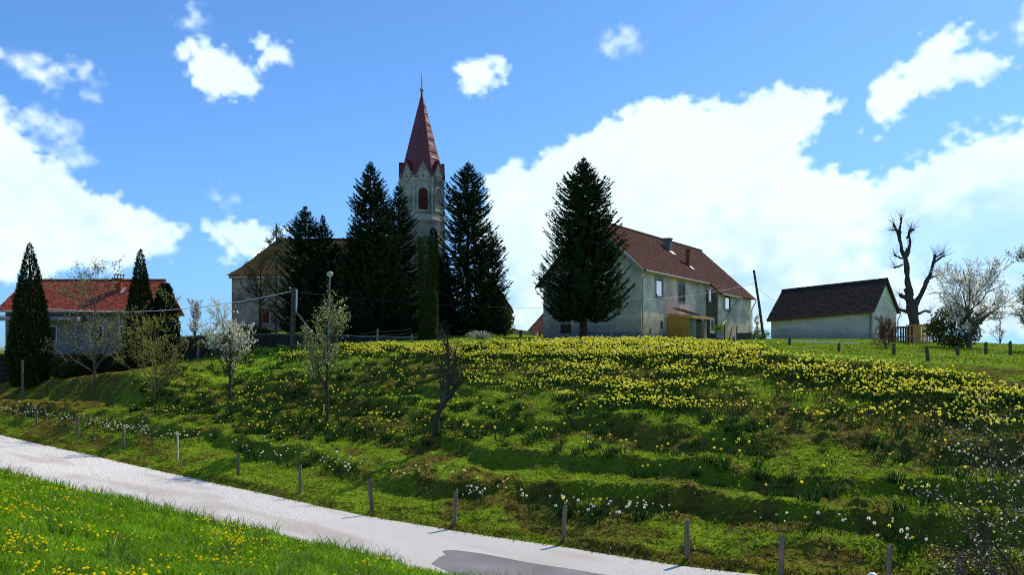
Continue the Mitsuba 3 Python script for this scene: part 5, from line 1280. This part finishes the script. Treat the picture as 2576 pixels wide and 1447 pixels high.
for kind, S in spots.items():
    name, lab, grp = TEXT[kind]; vs = var[kind]
    inv = np.abs(S[:, 0] / S[:, 1]) < 0.60
    order = np.argsort(np.linalg.norm(S, axis=1) + 1000 * ~inv)
    dicts = [mikit.ply((v, f), 'mat_petal', color=c) for v, f, c in vs]
    rest = []
    for rank, i in enumerate(order):
        k = int(r_.integers(len(vs))); a = r_.uniform(0, 6.283); s = r_.uniform(0.65, 1.3)
        if rank < budget[kind]:
            key = thing(name, lab, 'flowers', grp); scene[key] = {**dicts[k], 'to_world': place(S[i] - [0, 0, 0.02], a, s)}
        else: rest.append((move((vs[k][0], vs[k][1]), S[i] - [0, 0, 0.02], a, s), vs[k][2]))
    if rest:
        key = numbered(TEXT[kind][0].split('_')[0] + '_drift'); v, f = cat([q[0] for q in rest])
        put(key, (v, f), 'mat_petal', color=np.vstack([q[1] for q in rest])); labels[key] = {'kind': 'stuff', 'label': {'dense': 'far part of the dense yellow daffodil drift', 'loose': 'far scattered daffodils of the slope', 'leaf': 'far daffodil leaves of the slope', 'white': 'far white narcissi'}[kind]}


def grass(name, pts, hmin, hmax, w, cols, spread, seed, label, bend=0.5):
    r = rs(seed); n = len(pts); a = r.uniform(0, 6.283, n); D = np.stack([np.cos(a), np.sin(a)], 1)
    v, f = blades(pts - [0, 0, 0.03], D, r.uniform(hmin, hmax, n), w, r, bend)
    ca, cb = np.array(cols[0]), np.array(cols[1]); t = r.uniform(0, 1, (n, 1)) ** 1.4
    t = np.clip(t * 0.65 + 0.75 * (meshkit.fbm(pts / np.array([0.55, 0.55, 9]), 3, seed + 60)[:, None] - 0.28), 0, 1)
    straw = (r.uniform(0, 1, (n, 1)) < 0.025)
    cb = np.where(straw, np.array([0.50, 0.46, 0.22]), cb)
    t = np.where(straw, 1.0, t)
    c = np.repeat(np.clip((ca * (1 - t) + cb * t) * np.exp(r.normal(size=(n, 1)) * spread), 0, 0.9), 5, 0)
    key = numbered(name); put(key, (v, f), 'mat_leaf', color=c); labels[key] = {'kind': 'stuff', 'label': label}


# foreground bank: dense long grass
r_ = rs(95)
N = 400000
y = 4.8 + 22 * r_.uniform(0, 1, N) ** 1.7; u = r_.uniform(-650, 1750, N); x = (u - U0) / F * y
t = (x - y) * 0.70711; s = (x + y) * 0.70711; lipd = np.interp(t, LT, LS)
k = (s < lipd + 0.9) & (s > 0)
k &= r_.uniform(0, 1, N) < 0.95
pts = np.stack([x[k], y[k], gz(x[k], y[k])], 1)
hh = meshkit.fbm(np.stack([pts[:, 0] * 0.9, pts[:, 1] * 0.9, 0 * pts[:, 0]], -1), 3, 3)
lo = pts[hh < 0.5]; hi = pts[hh >= 0.5]
grass('meadow_grass', lo, 0.05, 0.15, 0.012, ((0.085, 0.22, 0.006), (0.33, 0.60, 0.030)), 0.22, 1, 'bright green meadow grass of the foreground bank')
grass('meadow_grass', hi, 0.09, 0.23, 0.013, ((0.065, 0.175, 0.006), (0.30, 0.54, 0.030)), 0.25, 2, 'longer bright green meadow grass tufts of the foreground bank')
# coarse dark tufts
tc = pts[r_.integers(0, len(pts), 300)]
tn = np.repeat(tc, 42, 0) + np.c_[r_.normal(size=(300 * 42, 2)) * 0.075, np.zeros(300 * 42)]
tn[:, 2] = gz(tn[:, 0], tn[:, 1])
grass('meadow_grass', tn, 0.16, 0.32, 0.014, ((0.030, 0.095, 0.014), (0.20, 0.34, 0.06)), 0.25, 8, 'coarse dark green grass tufts of the foreground bank', 0.7)
# long tufts on the lip of the bank
k2 = (s < lipd + 0.5) & (s > lipd - 0.5) & (r_.uniform(0, 1, N) < 0.16)
pl = np.stack([x[k2], y[k2], gz(x[k2], y[k2])], 1); m_ = meshkit.fbm(np.stack([pl[:, 0] * 1.4, pl[:, 1] * 1.4, 0 * pl[:, 0]], -1), 2, 13)
grass('lip_grass', pl[m_ > 0.42], 0.15, 0.40, 0.014, ((0.06, 0.16, 0.012), (0.21, 0.35, 0.04)), 0.25, 3, 'long grass on the edge of the bank above the road')
# hillside turf: green tufts and dry tufts, thick in patches
for nm, N, thr, hmin, hmax, cols, sd, lab in (('hillside_grass', 230000, 0.44, 0.05, 0.16, ((0.085, 0.185, 0.008), (0.29, 0.41, 0.026)), 21, 'short mossy grass of the terraced hillside'),
                                   ('dry_grass', 120000, 0.46, 0.05, 0.15, ((0.050, 0.034, 0.010), (0.24, 0.19, 0.045)), 27, 'dry brownish grass tufts on the terrace banks')):
    y = 17 + 56 * r_.uniform(0, 1, N) ** 1.6; x = r_.uniform(-0.68, 0.66, N) * y
    t = (x - y) * 0.70711; s = (x + y) * 0.70711
    k = s > far_edge(t) + 0.15
    x, y = x[k], y[k]
    m_ = 0.55 * meshkit.fbm(np.stack([x * 0.45, y * 0.6, 0 * x], -1), 2, sd) + 0.45 * meshkit.fbm(np.stack([x * 2.2, y * 2.8, 0 * x], -1), 2, sd + 1)
    bw = brown_np(x, y); bw = bw if nm == 'dry_grass' else 1 - bw
    k = (m_ + r_.uniform(-0.10, 0.10, len(x)) > thr) & (r_.uniform(0, 1, len(x)) < 0.25 + bw); x, y = x[k], y[k]
    grass(nm, np.stack([x, y, gz(x, y)], 1), hmin, hmax, 0.034, cols, 0.18, sd, lab, 0.75)

# tufts creeping over the far road edge
N = 9000
t = r_.uniform(-62, -6, N); s = far_edge(t) + r_.normal(size=N) * 0.16 + 0.18; x, y = (s + t) * 0.70711, (s - t) * 0.70711
m_ = meshkit.fbm(np.stack([x * 1.2, y * 1.2, 0 * x], -1), 2, 71); k = m_ > 0.42; x, y = x[k], y[k]
grass('verge_grass', np.stack([x, y, np.maximum(gz(x, y), ZR + 0.03)], 1), 0.05, 0.18, 0.02, ((0.055, 0.050, 0.012), (0.20, 0.26, 0.03)), 0.3, 72, 'ragged grass creeping over the far road edge', 0.7)

# dandelions
def dandelion_mesh(seed):
    r = rs(seed); h = r.uniform(0.10, 0.22); tp = np.array([r.normal() * 0.02, r.normal() * 0.02, h]); n = 10; R = 0.020 * r.uniform(0.8, 1.15); k = np.arange(n) * 2 * np.pi / n
    tl_ = unit(np.array([r.normal() * 0.3, r.normal() * 0.3, 1.0])); s1 = unit(np.cross(tl_, [1, 0.2, 0])); s2 = np.cross(tl_, s1)
    ring = lambda q, z: tp + q * (np.cos(k)[:, None] * s1 + np.sin(k)[:, None] * s2) + tl_ * z
    v = np.vstack([ring(0.007, -0.008), ring(R, 0.006), ring(R * 0.6, 0.015), [tp + tl_ * 0.017]])
    f = [[a * n + q, a * n + (q + 1) % n, (a + 1) * n + (q + 1) % n, (a + 1) * n + q] for a in range(2) for q in range(n)]
    f = np.vstack([tri(f), [[2 * n + q, 2 * n + (q + 1) % n, 3 * n] for q in range(n)]])
    sv, sf = tubes(np.array([[[0, 0, -0.03], tp * [0.5, 0.5, 0.5], tp]]), np.full((1, 3), 0.003), 3, False)
    c = np.vstack([np.broadcast_to(np.array((0.93, 0.80, 0.012)) * r.uniform(0.9, 1.05), v.shape), np.broadcast_to((0.10, 0.18, 0.04), sv.shape)])
    vv, fff = cat([(v, f), (sv, sf)])
    return vv, fff, np.clip(c, 0, 0.95)


dv = [dandelion_mesh(300 + q) for q in range(10)]
N = 34000
y = 5.3 + 15 * r_.uniform(0, 1, N) ** 1.2; u = r_.uniform(-500, 1250, N); x = (u - U0) / F * y
t = (x - y) * 0.70711; s = (x + y) * 0.70711; k = (s < np.interp(t, LT, LS) - 0.35) & (s > 0)
m_ = meshkit.fbm(np.stack([x * 1.1, y * 1.1, 0 * x], -1), 3, 44); k &= (m_ - 0.45) * 4 * np.clip(1.35 - u / 1100, 0.35, 1.2) > r_.uniform(0, 1, N)
S = np.stack([x[k], y[k], gz(x[k], y[k])], 1)[:2100]
S = S[np.argsort(np.linalg.norm(S, axis=1) + 100 * (S[:, 0] < -0.575 * S[:, 1]))]
dd = [mikit.ply((v, f), 'mat_petal', color=c) for v, f, c in dv]
rest = []
for q, p in enumerate(S):
    k = int(r_.integers(len(dv))); a = r_.uniform(0, 6.283); sc_ = r_.uniform(0.75, 1.0)
    if q < 300:
        key = thing('dandelion', 'yellow dandelion flower in the foreground meadow grass', 'flower', 'dandelions in the meadow'); scene[key] = {**dd[k], 'to_world': place(p, a, sc_)}
    else: rest.append((move((dv[k][0], dv[k][1]), p, a, sc_), dv[k][2]))
if rest:
    key = numbered('dandelion_carpet'); put(key, cat([q[0] for q in rest]), 'mat_petal', color=np.vstack([q[1] for q in rest])); labels[key] = {'kind': 'stuff', 'label': 'far yellow dandelions of the foreground bank'}
